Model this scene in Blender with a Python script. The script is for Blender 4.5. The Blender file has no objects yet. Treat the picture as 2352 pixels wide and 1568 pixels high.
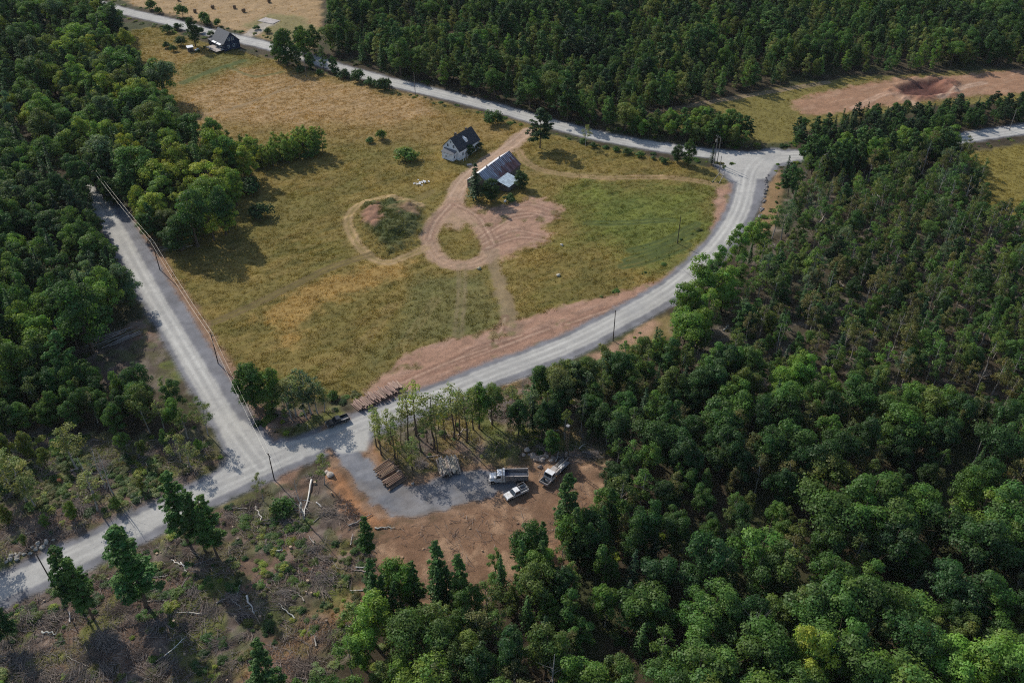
import bpy, math, random
import numpy as np
from mathutils import Vector, Matrix

# ------------------------------------------------------------------ camera, sky, sun, exposure
S = bpy.context.scene
TH, FPX, CH = math.radians(37.5), 2100.0, 155.0          # pitch below the horizon, focal length in px of a 2352 px wide frame, height
cd = bpy.data.cameras.new('camera'); cam = bpy.data.objects.new('camera', cd)
S.collection.objects.link(cam)
cd.sensor_width = 36; cd.lens = 36 * FPX / 2352; cd.clip_start = 1; cd.clip_end = 12000
cam.location = (0, 0, CH); cam.rotation_euler = (math.pi / 2 - TH, 0, 0)
S.camera = cam
SUN_EL = math.radians(36); SUN_H = Vector((-1, 1.15, 0)).normalized()      # direction towards the sun
w = bpy.data.worlds.new('World'); S.world = w; w.use_nodes = True
nt = w.node_tree; bg = nt.nodes['Background']; sky = nt.nodes.new('ShaderNodeTexSky')
sky.sky_type = 'NISHITA'; sky.sun_disc = False; sky.sun_elevation = SUN_EL
sky.sun_rotation = math.atan2(SUN_H.x, SUN_H.y); sky.air_density = 1.0; sky.dust_density = 1.2
nt.links.new(sky.outputs[0], bg.inputs[0]); bg.inputs[1].default_value = 0.12
sl = bpy.data.lights.new('sun', 'SUN'); sl.energy = 3.6; sl.angle = math.radians(0.53); sl.color = (1.0, 0.94, 0.85)
sun = bpy.data.objects.new('sun', sl); S.collection.objects.link(sun)
sd = Vector((SUN_H.x * math.cos(SUN_EL), SUN_H.y * math.cos(SUN_EL), math.sin(SUN_EL)))
sun.rotation_euler = sd.to_track_quat('Z', 'Y').to_euler(); sun.location = (0, 0, 300)
S.view_settings.view_transform = 'Standard'; S.view_settings.look = 'None'
S.view_settings.gamma = 1; S.view_settings.exposure = 0.35; S.view_settings.use_curve_mapping = False
S.cycles.use_denoising = False
S.cycles.filter_width = 1.1
S.cycles.max_bounces = 6; S.cycles.diffuse_bounces = 3; S.cycles.transmission_bounces = 4; S.cycles.transparent_max_bounces = 4

R = random.Random(7)
NP = np.random.default_rng(7)
C = S.collection

# ------------------------------------------------------------------ pixel of the photograph -> place on the ground (or at height z)
ct, st = math.cos(TH), math.sin(TH)
def G(x, y, z=0.0):
    a = (x - 1176) / FPX; b = (784 - y) / FPX
    d = (a, ct + b * st, -st + b * ct)
    k = (z - CH) / d[2]
    return Vector((d[0] * k, d[1] * k, z))
def GP(pts): return np.array([G(*p)[:2] for p in pts], float)
def project(X, Y, Z):
    dep = Y * ct + (CH - Z) * st
    return 1176 + FPX * X / dep, 784 - FPX * ((Z - CH) * ct + Y * st) / dep, FPX / dep

# ------------------------------------------------------------------ numpy noise and distance helpers
def _hash(ix, iy, seed):
    h = (ix.astype(np.int64) * 374761393 + iy.astype(np.int64) * 668265263 + seed * 974634777) & 0xffffffff
    h = ((h ^ (h >> 13)) * 1274126177) & 0xffffffff
    return ((h ^ (h >> 16)) & 0xffff) / 65535.0
def vnoise(x, y, seed=0):
    ix = np.floor(x); iy = np.floor(y); fx = x - ix; fy = y - iy
    fx = fx * fx * (3 - 2 * fx); fy = fy * fy * (3 - 2 * fy)
    a = _hash(ix, iy, seed); b = _hash(ix + 1, iy, seed); c = _hash(ix, iy + 1, seed); d = _hash(ix + 1, iy + 1, seed)
    return (a * (1 - fx) + b * fx) * (1 - fy) + (c * (1 - fx) + d * fx) * fy
def fbm(x, y, s, octv=4, seed=0):
    v = 0; a = .5; tot = 0; x = x / s; y = y / s
    for k in range(octv):
        v = v + a * vnoise(x, y, seed + k * 17); tot += a; a *= .55; x = x * 2.03 + 3.1; y = y * 2.03 + 1.7
    return v / tot
def sstep(a, b, x):
    t = np.clip((x - a) / (b - a), 0, 1); return t * t * (3 - 2 * t)
def seg_dist(X, Y, P, Q):
    dx, dy = Q - P; L2 = dx * dx + dy * dy + 1e-9
    t = np.clip(((X - P[0]) * dx + (Y - P[1]) * dy) / L2, 0, 1)
    ex = X - P[0] - t * dx; ey = Y - P[1] - t * dy
    return np.hypot(ex, ey), np.sign(dx * ey - dy * ex), t
def line_dist(X, Y, pts):
    """distance, signed side, arc length along the polyline"""
    best = np.full(X.shape, 1e9); sg = np.ones(X.shape); arc = np.zeros(X.shape); L = 0
    for P, Q in zip(pts[:-1], pts[1:]):
        d, s, t = seg_dist(X, Y, P, Q); m = d < best; l = math.hypot(*(Q - P))
        best = np.where(m, d, best); sg = np.where(m, s, sg); arc = np.where(m, L + t * l, arc); L += l
    return best, sg, arc
def poly_sdf(X, Y, poly):
    """positive inside"""
    ins = np.zeros(X.shape, bool); best = np.full(X.shape, 1e9); n = len(poly)
    for i in range(n):
        P, Q = poly[i], poly[(i + 1) % n]
        d, _, _ = seg_dist(X, Y, P, Q); best = np.minimum(best, d)
        c = ((P[1] > Y) != (Q[1] > Y)) & (X < (Q[0] - P[0]) * (Y - P[1]) / (Q[1] - P[1] + 1e-12) + P[0])
        ins ^= c
    return np.where(ins, best, -best)
def smooth_line(pts, n=4):
    """Catmull-Rom through the points"""
    pts = [np.array(p) for p in pts]; out = []
    for i in range(len(pts) - 1):
        p0 = pts[max(i - 1, 0)]; p1 = pts[i]; p2 = pts[i + 1]; p3 = pts[min(i + 2, len(pts) - 1)]
        for k in range(n):
            t = k / n
            out.append(.5 * (2 * p1 + (p2 - p0) * t + (2 * p0 - 5 * p1 + 4 * p2 - p3) * t * t + (3 * p1 - p0 - 3 * p2 + p3) * t ** 3))
    out.append(pts[-1]); return np.array(out)

# ------------------------------------------------------------------ materials
def new_mat(name):
    m = bpy.data.materials.new(name); m.use_nodes = True
    nt = m.node_tree; return m, nt, nt.nodes['Principled BSDF'], nt.nodes, nt.links
def mat(name, col, rough=.8, metal=0, spec=.3, var=.12, scale=3.0, bump=0, dirt=None, dirt_amt=.4):
    """plain painted / wooden / metal surface with procedural wear"""
    m, nt, p, N, L = new_mat(name)
    tc = N.new('ShaderNodeTexCoord'); nz = N.new('ShaderNodeTexNoise'); nz.inputs['Scale'].default_value = scale
    nz.inputs['Detail'].default_value = 5; L.new(tc.outputs['Object'], nz.inputs['Vector'])
    cr = N.new('ShaderNodeValToRGB'); L.new(nz.outputs[0], cr.inputs[0])
    d = dirt if dirt else tuple(c * (1 - 2 * var) for c in col)
    cr.color_ramp.elements[0].position = .3; cr.color_ramp.elements[1].position = .62
    a = dirt_amt if dirt else 1
    cr.color_ramp.elements[0].color = (*[c * (1 - a) + e * a for c, e in zip(col, d)], 1)
    cr.color_ramp.elements[1].color = (*col, 1)
    L.new(cr.outputs[0], p.inputs['Base Color'])
    p.inputs['Roughness'].default_value = rough; p.inputs['Metallic'].default_value = metal
    p.inputs['Specular IOR Level'].default_value = spec
    if bump:
        b = N.new('ShaderNodeBump'); b.inputs['Strength'].default_value = bump; b.inputs['Distance'].default_value = .05
        L.new(nz.outputs[0], b.inputs['Height']); L.new(b.outputs[0], p.inputs['Normal'])
    return m
def leaf_mat(name, transl=.42):
    m, nt, p, N, L = new_mat(name); N.remove(p); out = N['Material Output']
    at = N.new('ShaderNodeAttribute'); at.attribute_type = 'INSTANCER'; at.attribute_name = 'tint'
    lv = N.new('ShaderNodeAttribute'); lv.attribute_type = 'GEOMETRY'; lv.attribute_name = 'leaf'
    mx = N.new('ShaderNodeVectorMath'); mx.operation = 'MULTIPLY'
    L.new(at.outputs['Color'], mx.inputs[0]); L.new(lv.outputs['Color'], mx.inputs[1])
    d = N.new('ShaderNodeBsdfDiffuse'); t = N.new('ShaderNodeBsdfTranslucent'); ms = N.new('ShaderNodeMixShader')
    g = N.new('ShaderNodeBsdfGlossy'); g.inputs['Roughness'].default_value = .5; g.inputs['Color'].default_value = (.5, .5, .5, 1)
    tw = N.new('ShaderNodeVectorMath'); tw.operation = 'MULTIPLY'; tw.inputs[1].default_value = (1.25, 1.2, .7)
    L.new(mx.outputs[0], tw.inputs[0]); L.new(tw.outputs[0], t.inputs['Color'])
    L.new(mx.outputs[0], d.inputs['Color']); ms.inputs[0].default_value = transl
    L.new(d.outputs[0], ms.inputs[1]); L.new(t.outputs[0], ms.inputs[2])
    m2 = N.new('ShaderNodeMixShader'); m2.inputs[0].default_value = .025
    L.new(ms.outputs[0], m2.inputs[1]); L.new(g.outputs[0], m2.inputs[2]); L.new(m2.outputs[0], out.inputs[0])
    return m
def ground_mat(name, bumpy=1.0, fine=6.0, contrast=.36):
    m, nt, p, N, L = new_mat(name)
    at = N.new('ShaderNodeAttribute'); at.attribute_name = 'col'
    ge = N.new('ShaderNodeNewGeometry')
    n1 = N.new('ShaderNodeTexNoise'); n1.inputs['Scale'].default_value = .8; n1.inputs['Detail'].default_value = 8; n1.inputs['Roughness'].default_value = .75
    n2 = N.new('ShaderNodeTexNoise'); n2.inputs['Scale'].default_value = fine; n2.inputs['Detail'].default_value = 4
    L.new(ge.outputs['Position'], n1.inputs['Vector']); L.new(ge.outputs['Position'], n2.inputs['Vector'])
    mp = N.new('ShaderNodeMath'); mp.operation = 'ADD'; L.new(n1.outputs[0], mp.inputs[0]); L.new(n2.outputs[0], mp.inputs[1])
    mr = N.new('ShaderNodeMapRange'); mr.inputs[1].default_value = .65; mr.inputs[2].default_value = 1.35
    mr.inputs[3].default_value = 1 - contrast; mr.inputs[4].default_value = 1 + contrast; L.new(mp.outputs[0], mr.inputs[0])
    mx = N.new('ShaderNodeVectorMath'); mx.operation = 'SCALE'; L.new(at.outputs['Color'], mx.inputs[0]); L.new(mr.outputs[0], mx.inputs['Scale'])
    L.new(mx.outputs[0], p.inputs['Base Color']); p.inputs['Roughness'].default_value = .95; p.inputs['Specular IOR Level'].default_value = .15
    b = N.new('ShaderNodeBump'); b.inputs['Strength'].default_value = .7 * bumpy; b.inputs['Distance'].default_value = .25
    L.new(mp.outputs[0], b.inputs['Height']); L.new(b.outputs[0], p.inputs['Normal'])
    return m
def tint_mat(name, rough=.7, metal=0.0, var=.35, scale=1.5, streak=None):
    """base colour from the object's own tint property, with procedural wear"""
    m, nt, p, N, L = new_mat(name)
    at = N.new('ShaderNodeAttribute'); at.attribute_type = 'INSTANCER'; at.attribute_name = 'tint'
    tc = N.new('ShaderNodeTexCoord'); nz = N.new('ShaderNodeTexNoise'); nz.inputs['Scale'].default_value = scale; nz.inputs['Detail'].default_value = 6
    L.new(tc.outputs['Object'], nz.inputs['Vector'])
    mr = N.new('ShaderNodeMapRange'); mr.inputs[1].default_value = .3; mr.inputs[2].default_value = .7
    mr.inputs[3].default_value = 1 - var; mr.inputs[4].default_value = 1 + var; L.new(nz.outputs[0], mr.inputs[0])
    mx = N.new('ShaderNodeVectorMath'); mx.operation = 'SCALE'; L.new(at.outputs['Color'], mx.inputs[0]); L.new(mr.outputs[0], mx.inputs['Scale'])
    L.new(mx.outputs[0], p.inputs['Base Color']); p.inputs['Roughness'].default_value = rough; p.inputs['Metallic'].default_value = metal
    p.inputs['Specular IOR Level'].default_value = .25
    return m
M = {}
M['ground'] = ground_mat('ground_cover'); M['road'] = ground_mat('gravel', .35, 9.0, .16)
M['leaf'] = leaf_mat('foliage'); M['needle'] = leaf_mat('needles', .25); M['grass'] = leaf_mat('grass_blades', .35)
M['bark'] = mat('brown_bark', (.12, .085, .06), .95, bump=.5, var=.2, scale=6)
M['birch_bark'] = mat('pale_birch_bark', (.42, .38, .33), .9, bump=.3, dirt=(.10, .08, .07), dirt_amt=.7, scale=4)
M['dead'] = mat('weathered_dead_wood', (.45, .41, .37), .9, var=.2, scale=5)
M['wood'] = tint_mat('log_bark'); M['rock'] = tint_mat('rock', .95)
M['tintpaint'] = tint_mat('worn_sheet_metal', .6, .08, .3, .9)
M['white_wall'] = mat('weathered_white_clapboard', (.80, .81, .82), .85, dirt=(.55, .55, .55), dirt_amt=.7, scale=1.2)
M['dark_roof'] = mat('dark_asphalt_shingles', (.055, .058, .066), .9, var=.25, scale=2.5, bump=.3)
M['grey_roof'] = mat('grey_asphalt_shingles', (.15, .155, .165), .9, var=.12, scale=2.5, bump=.3)
M['blue_wall'] = mat('dark_blue_siding', (.028, .042, .085), .7, var=.2)
M['glass'] = mat('dark_window_glass', (.02, .025, .03), .12, spec=.6, var=.1)
M['trim'] = mat('white_trim', (.72, .73, .74), .6, var=.06)
M['barn_wall'] = mat('grey_weathered_boards', (.17, .14, .12), .95, var=.3, scale=2, bump=.4)
M['deck'] = mat('pale_deck_boards', (.42, .37, .33), .9, var=.15)
M['white_paint'] = mat('white_vehicle_paint', (.74, .75, .75), .3, spec=.5, dirt=(.40, .34, .27), dirt_amt=.75, scale=1.2)
M['grey_steel'] = mat('grey_worn_steel', (.24, .24, .25), .6, .3, dirt=(.13, .10, .08), dirt_amt=.6, scale=2)
M['black_paint'] = mat('dark_vehicle_paint', (.018, .024, .030), .25, spec=.6, var=.2)
M['rubber'] = mat('tyre_rubber', (.018, .018, .018), .9, var=.2)
M['rim'] = mat('dusty_wheel_rim', (.30, .28, .25), .6, .3, var=.15)
M['lamp'] = mat('headlamp_glass', (.75, .77, .80), .2, spec=.6, var=.05)
M['pole'] = mat('creosoted_pole_wood', (.075, .058, .045), .95, var=.2)
M['pale_pole'] = mat('weathered_grey_pole_wood', (.22, .20, .18), .95, var=.2)
M['wire'] = mat('aluminium_wire', (.62, .60, .52), .5, .2, var=.05)
M['hay'] = mat('brown_hay', (.20, .13, .075), .95, var=.25, scale=5, bump=.5)
M['concrete'] = mat('old_concrete', (.42, .38, .35), .95, var=.2, scale=1)

# ------------------------------------------------------------------ mesh builder
class MB:
    def __init__(s): s.v = []; s.f = []
    def add(s, vs, fs):
        o = len(s.v); s.v += [tuple(v) for v in vs]; s.f += [tuple(i + o for i in f) for f in fs]; return s
    def box(s, c, d, rz=0, M4=None):
        x, y, z = [k / 2 for k in d]; vs = [Vector((a * x, b * y, e * z)) for a in (-1, 1) for b in (-1, 1) for e in (-1, 1)]
        if rz: m = Matrix.Rotation(rz, 3, 'Z'); vs = [m @ v for v in vs]
        if M4 is not None: vs = [M4 @ v for v in vs]
        vs = [v + Vector(c) for v in vs]
        return s.add(vs, [(0, 1, 3, 2), (4, 6, 7, 5), (0, 4, 5, 1), (2, 3, 7, 6), (0, 2, 6, 4), (1, 5, 7, 3)])
    def tube(s, pts, rad, n=6, cap=True):
        pts = [Vector(p) for p in pts]; vs = []; fs = []
        if not hasattr(rad, '__len__'): rad = [rad] * len(pts)
        for i, p in enumerate(pts):
            t = (pts[min(i + 1, len(pts) - 1)] - pts[max(i - 1, 0)]).normalized()
            a = t.orthogonal().normalized() if abs(t.z) < .95 else Vector((1, 0, 0)); a = (a - t * a.dot(t)).normalized(); b = t.cross(a)
            for k in range(n):
                th = 2 * math.pi * k / n; vs.append(p + (a * math.cos(th) + b * math.sin(th)) * rad[i])
        for i in range(len(pts) - 1):
            for k in range(n):
                k2 = (k + 1) % n; fs.append((i * n + k, i * n + k2, (i + 1) * n + k2, (i + 1) * n + k))
        if cap: fs += [tuple(range(n))[::-1], tuple((len(pts) - 1) * n + k for k in range(n))]
        return s.add(vs, fs)
    def extrude(s, prof, hw):
        """profile of (x, z) points; hw = half width (one number or one per point); closed solid along y"""
        n = len(prof); hw = hw if hasattr(hw, '__len__') else [hw] * n
        vs = [(x, -h, z) for (x, z), h in zip(prof, hw)] + [(x, h, z) for (x, z), h in zip(prof, hw)]
        fs = [tuple(range(n)), tuple(range(2 * n - 1, n - 1, -1))]
        for i in range(n): j = (i + 1) % n; fs.append((i, i + n, j + n, j))
        return s.add(vs, fs)
    def mesh(s, name, material):
        me = bpy.data.meshes.new(name); me.from_pydata(s.v, [], s.f); me.materials.append(material); me.update(); return me
    def obj(s, name, material, parent=None, smooth=False):
        me = s.mesh(name, material)
        if smooth: me.shade_smooth()
        return link(name, me, parent)
def link(name, me, parent=None):
    o = bpy.data.objects.new(name, me); C.objects.link(o)
    if parent: o.parent = parent
    return o
def tag(o, label=None, cat=None, group=None, kind=None):
    if label: o['label'] = label
    if cat: o['category'] = cat
    if group: o['group'] = group
    if kind: o['kind'] = kind
    return o
def thing(name, label, cat, loc=(0, 0, 0), rz=0, group=None):
    o = link(name, None); o.location = loc; o.rotation_euler = (0, 0, rz); o.empty_display_size = .5
    return tag(o, label, cat, group)
def fast_mesh(name, v, quads=None, tris=None, material=None):
    """mesh from numpy arrays"""
    me = bpy.data.meshes.new(name); v = np.asarray(v, np.float32)
    loops = []; starts = []; tot = []
    n0 = 0
    if quads is not None and len(quads):
        loops.append(np.asarray(quads, np.int32).ravel()); starts.append(np.arange(len(quads)) * 4); tot.append(np.full(len(quads), 4)); n0 = len(quads) * 4
    if tris is not None and len(tris):
        loops.append(np.asarray(tris, np.int32).ravel()); starts.append(n0 + np.arange(len(tris)) * 3); tot.append(np.full(len(tris), 3))
    loops = np.concatenate(loops); starts = np.concatenate(starts)
    me.vertices.add(len(v)); me.vertices.foreach_set('co', v.ravel())
    me.loops.add(len(loops)); me.loops.foreach_set('vertex_index', loops.astype(np.int32))
    me.polygons.add(len(starts)); me.polygons.foreach_set('loop_start', starts.astype(np.int32))
    me.update(calc_edges=True); me.validate()
    if material: me.materials.append(material)
    return me
def set_col(me, name, rgb):
    a = me.attributes.new(name, 'FLOAT_COLOR', 'POINT'); c = np.ones((len(rgb), 4), np.float32); c[:, :3] = rgb
    a.data.foreach_set('color', c.ravel())

# ------------------------------------------------------------------ map of the place (photograph pixels read as points on the ground)
ROAD_A = smooth_line(GP([(60, -40), (150, -15), (270, 22), (380, 48), (470, 72), (560, 92), (640, 112), (760, 150), (870, 181), (970, 206), (1080, 232), (1180, 259), (1290, 290), (1400, 317), (1540, 341), (1650, 354), (1740, 359), (1840, 356), (1950, 350), (2080, 338), (2190, 320), (2352, 296), (2600, 262), (3000, 220)]))
ROAD_B = smooth_line(GP([(1780, 352), (1745, 366), (1722, 392), (1713, 430), (1700, 480), (1667, 540), (1622, 592), (1562, 647), (1500, 689), (1420, 733), (1330, 779), (1240, 817), (1150, 850), (1050, 890), (950, 926), (860, 963), (760, 1003), (680, 1036), (600, 1071), (520, 1107), (440, 1145), (330, 1200), (200, 1262), (100, 1308), (0, 1352), (-200, 1442), (-500, 1580)]))
ROAD_C = smooth_line(GP([(192, 425), (220, 456), (248, 495), (290, 570), (337, 655), (387, 740), (428, 810), (470, 880), (515, 955), (560, 1020), (600, 1071)]))
PAD = smooth_line(GP([(775, 995), (800, 1030), (835, 1085), (885, 1132), (955, 1148), (1040, 1124), (1110, 1108), (1165, 1101)]))
APRON_AB = GP([(1640, 362), (1740, 350), (1850, 362), (1778, 378), (1760, 410), (1690, 415), (1668, 395)])
APRON_BC = GP([(500, 975), (560, 965), (625, 1022), (720, 1000), (640, 1075), (540, 1110), (455, 1125), (512, 1075), (530, 1045)])
APRON_D = GP([(730, 1010), (800, 975), (850, 985), (842, 1035), (780, 1040)])
FIELD = GP([(300, 70), (360, 62), (460, 95), (560, 118), (700, 160), (880, 203), (1000, 232), (1200, 284), (1290, 318), (1400, 340), (1540, 368), (1650, 390), (1668, 430), (1650, 530), (1575, 620), (1400, 705), (1100, 800), (930, 860), (835, 930), (790, 905), (700, 925), (560, 880), (520, 850), (440, 720), (375, 610), (330, 540), (300, 400), (330, 250), (300, 130)])
HAYFIELD = GP([(150, -200), (250, -30), (300, 10), (400, 35), (560, 75), (640, 98), (720, 110), (740, 60), (735, 0), (800, -200)])
VERGE = GP([(826, 940), (850, 885), (900, 845), (930, 815), (1010, 785), (1080, 772), (1180, 738), (1300, 703), (1400, 678), (1500, 648), (1580, 603), (1635, 535), (1645, 430), (1690, 420), (1690, 480), (1650, 550), (1570, 632), (1500, 680), (1400, 727), (1300, 775), (1200, 815), (1100, 850), (1000, 890), (920, 920), (830, 955)])
DIRT_YARD = GP([(1082, 478), (1120, 470), (1160, 474), (1225, 455), (1270, 462), (1292, 478), (1285, 500), (1240, 520), (1262, 535), (1245, 556), (1205, 574), (1150, 590), (1120, 575), (1095, 540)])
MOUND = GP([(838, 478), (900, 460), (960, 476), (972, 505), (940, 552), (893, 575), (852, 540), (822, 502)])
MOUND_RED = GP([(826, 490), (872, 476), (880, 512), (860, 528), (830, 512)])
GREEN = GP([(1330, 432), (1480, 426), (1640, 445), (1642, 530), (1590, 590), (1520, 625), (1430, 590), (1350, 545), (1300, 470)])
TAN = GP([(430, 215), (560, 165), (690, 165), (880, 205), (1000, 235), (1010, 262), (900, 285), (740, 275), (600, 292), (470, 270)])
STRAW = GP([(590, 730), (700, 652), (840, 612), (945, 598), (925, 632), (840, 665), (745, 695), (690, 745), (675, 795), (645, 795), (650, 740)])
CLEAR = GP([(850, 1195), (960, 1190), (1060, 1140), (1140, 1085), (1240, 1060), (1320, 1045), (1370, 1060), (1400, 1110), (1390, 1170), (1330, 1225), (1300, 1300), (1180, 1340), (1080, 1365), (960, 1390), (880, 1400), (860, 1290)])
ORANGE = GP([(745, 1085), (780, 1060), (812, 1110), (850, 1165), (910, 1195), (860, 1220), (800, 1180), (765, 1120)])
ORANGE2 = GP([(838, 1020), (850, 1015), (880, 1065), (920, 1110), (1000, 1095), (1050, 1100), (930, 1125), (885, 1115)])
SLASH = GP([(-500, 1480), (0, 1385), (380, 1232), (620, 1118), (770, 1062), (850, 1185), (865, 1290), (850, 1400), (800, 1500), (720, 1640), (300, 1800), (-600, 1800)])
SLASH2 = GP([(-300, 1000), (60, 985), (250, 1010), (470, 1000), (515, 1062), (440, 1118), (200, 1235), (0, 1318), (-300, 1430)])
GROVE = GP([(838, 1005), (900, 970), (1150, 872), (1320, 880), (1380, 960), (1380, 1060), (1240, 1075), (1060, 1085), (960, 1100), (890, 1060)])
LDIRT = GP([(160, 810), (250, 760), (345, 725), (405, 830), (430, 890), (330, 900), (220, 890), (165, 860)])
CORNER = GP([(520, 880), (600, 895), (720, 930), (825, 945), (720, 990), (610, 1028), (560, 960)])
RFIELD = GP([(2215, 352), (2352, 330), (2700, 300), (2700, 480), (2352, 500), (2262, 480), (2235, 420)])
BACKGRASS = GP([(1480, 262), (1600, 240), (1800, 198), (1960, 178), (2352, 158), (2700, 150), (2700, 230), (2352, 235), (2100, 245), (1850, 300), (1830, 325), (1700, 330), (1600, 315)])
BACKDIRT = GP([(1815, 235), (1900, 208), (2050, 180), (2200, 172), (2352, 158), (2650, 150), (2600, 215), (2352, 215), (2230, 222), (2100, 236), (1960, 255), (1850, 268)])
PIT = GP([(2065, 200), (2110, 186), (2160, 182), (2150, 196), (2180, 212), (2120, 222), (2080, 216)])
LOOP = smooth_line(GP([(1040, 462), (1012, 495), (985, 540), (995, 580), (1030, 605), (1075, 608), (1115, 592), (1128, 560), (1108, 525), (1070, 492), (1045, 468)]))
DRIVE = smooth_line(GP([(1215, 300), (1190, 320), (1135, 362), (1088, 395), (1060, 425), (1042, 460)]))
TRACKS = [  # polyline, half width m, colour, opacity, two ruts?
    (smooth_line(GP([(1130, 575), (1143, 635), (1163, 700), (1182, 765)])), 2.4, (.25, .18, .12), .6, 0),
    (smooth_line(GP([(1062, 610), (1060, 680), (1052, 770)])), 1.5, (.20, .15, .09), .45, 1),
    (smooth_line(GP([(965, 476), (900, 455), (850, 464), (812, 482), (800, 512), (818, 556), (852, 590), (892, 603), (935, 588), (975, 570)])), 1.7, (.33, .23, .12), .8, 1),
    (smooth_line(GP([(488, 742), (600, 692), (700, 643), (770, 612), (850, 585)])), 1.5, (.13, .095, .04), .8, 1),
    (smooth_line(GP([(1192, 345), (1208, 372), (1262, 394), (1380, 408), (1500, 406), (1600, 415), (1665, 430)])), 1.7, (.30, .20, .11), .75, 1),
    (smooth_line(GP([(1195, 395), (1300, 398), (1420, 404)])), 1.5, (.22, .17, .07), .4, 1),
    (smooth_line(GP([(1350, 512), (1440, 512), (1545, 505)])), 1.2, (.055, .075, .022), .75, 1),
    (smooth_line(GP([(1440, 598), (1510, 575), (1590, 540)])), 1.3, (.055, .075, .022), .75, 1),
    (smooth_line(GP([(1450, 575), (1520, 556), (1600, 515)])), 1.3, (.055, .075, .022), .75, 1),
    (smooth_line(GP([(1430, 612), (1500, 595), (1580, 562)])), 1.3, (.055, .075, .022), .75, 1),
    (smooth_line(GP([(900, 700), (840, 780), (740, 860)])), 1.2, (.24, .17, .08), .22, 1),
    (smooth_line(GP([(1000, 690), (960, 745), (920, 800)])), 1.2, (.24, .17, .08), .22, 1),
    (smooth_line(GP([(990, 440), (940, 470), (900, 490)])), 1.6, (.15, .115, .045), .6, 1),
    (smooth_line(GP([(430, 280), (560, 240), (690, 190)])), 1.2, (.17, .12, .06), .55, 0),
    (smooth_line(GP([(1480, 262), (1600, 240), (1760, 212), (1900, 190)])), 1.8, (.25, .18, .13), .7, 1),
    (smooth_line(GP([(1960, 250), (2040, 215), (2100, 240)])), 1.6, (.40, .27, .19), .6, 1),
    (smooth_line(GP([(2160, 225), (2215, 200), (2260, 190)])), 1.8, (.42, .30, .22), .7, 1),
    (smooth_line(GP([(420, 190), (480, 165), (560, 140)])), 2.2, (.055, .085, .022), .75, 0),
    (smooth_line(GP([(520, 150), (580, 175), (650, 165)])), 1.2, (.06, .09, .025), .55, 0),
    (smooth_line(GP([(560, 88), (590, 70), (615, 55)])), 3.5, (.40, .36, .31), .8, 0)]
W3N_ = GP([(1840, 385), (1960, 378), (2110, 358), (2170, 352), (2215, 372), (2240, 440), (2262, 500), (2352, 515), (2750, 510), (2750, 930), (2352, 930), (2000, 900), (1750, 900), (1620, 850), (1540, 800), (1570, 730), (1660, 620), (1760, 560), (1800, 500), (1812, 430)])
HW = {'A': 3.5, 'B': 3.1, 'C': 2.6}

# ------------------------------------------------------------------ the ground sheet
rows = [62.0]
while rows[-1] < 640: rows.append(rows[-1] + .40 + .0013 * (rows[-1] - 60))
rows = np.array(rows); NC = 800
u = np.linspace(-1, 1, NC)
rows_ext = np.concatenate([[-2500, -400, -60, 20, 45], rows, [660, 700, 800, 1000, 1400, 2200, 4000, 7000]])
u_ext = np.concatenate([[-14, -4, -2, -1.3], u, [1.3, 2, 4, 14]])
half = np.where(rows_ext > 60, (rows_ext * ct + CH * st) * .56 * 1.16 + 12, (60 * ct + CH * st) * .56 * 1.16 + 12)
half = np.minimum(half, (640 * ct + CH * st) * .56 * 1.16 + 12)
X = (u_ext[None, :] * half[:, None]); Y = np.repeat(rows_ext[:, None], len(u_ext), 1)
shp = X.shape; X = X.ravel(); Y = Y.ravel()
jit = (np.abs(u_ext)[None, :] < 1.0) & (rows_ext[:, None] > 62) & (rows_ext[:, None] < 640)
n1 = fbm(X, Y, 3.0, 4, 1); n2 = fbm(X, Y, 14, 4, 5); n3 = fbm(X, Y, 45, 4, 9); n4 = vnoise(X / .9, Y / .9, 31)
streak = fbm(X * .8 + Y * .5, (Y * .8 - X * .5) * 3.2, 6, 4, 77)
col = np.zeros((len(X), 3)); Z = (n2 - .5) * .5
def lerp(m, c, var=.25):
    c = np.array(c)[None, :] * (1 + var * 2 * (n1 - .5))[:, None]
    col[:] = col * (1 - m[:, None]) + c * m[:, None]
def area(poly, c, edge=1.0, rag=2.0, op=1.0, var=.25, ns=None):
    m = np.zeros(len(X)); lo = poly.min(0) - 8; hi = poly.max(0) + 8
    i = np.where((X > lo[0]) & (X < hi[0]) & (Y > lo[1]) & (Y < hi[1]))[0]
    if not len(i): return m
    m[i] = sstep(-edge, edge, poly_sdf(X[i], Y[i], poly) + ((n1 if ns is None else ns)[i] - .5) * 2 * rag + (n4[i] - .5) * rag * .5) * op
    if c is not None: lerp(m, c, var)
    return m
def sub_line(pts, r):
    lo = pts.min(0) - r; hi = pts.max(0) + r
    return np.where((X > lo[0]) & (X < hi[0]) & (Y > lo[1]) & (Y < hi[1]))[0]
one = np.ones(len(X))
lerp(one, (.055, .043, .026), .5)                                            # forest floor: brown litter with green
lerp(sstep(.45, .7, n2) * .7, (.045, .058, .02))
fm = area(FIELD, (.178, .138, .039), 1.5, 2.0)
lerp(fm * sstep(.5, .68, n3) * .8, (.235, .165, .045)); lerp(fm * sstep(.52, .72, n2) * .6, (.135, .122, .028))
lerp(fm * sstep(.50, .68, streak) * .4, (.235, .17, .06)); lerp(fm * sstep(.5, .7, fbm(X, Y, 25, 3, 207)) * .5, (.135, .12, .035)); lerp(fm * sstep(.55, .75, 1 - streak) * .5, (.10, .095, .028))
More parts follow.
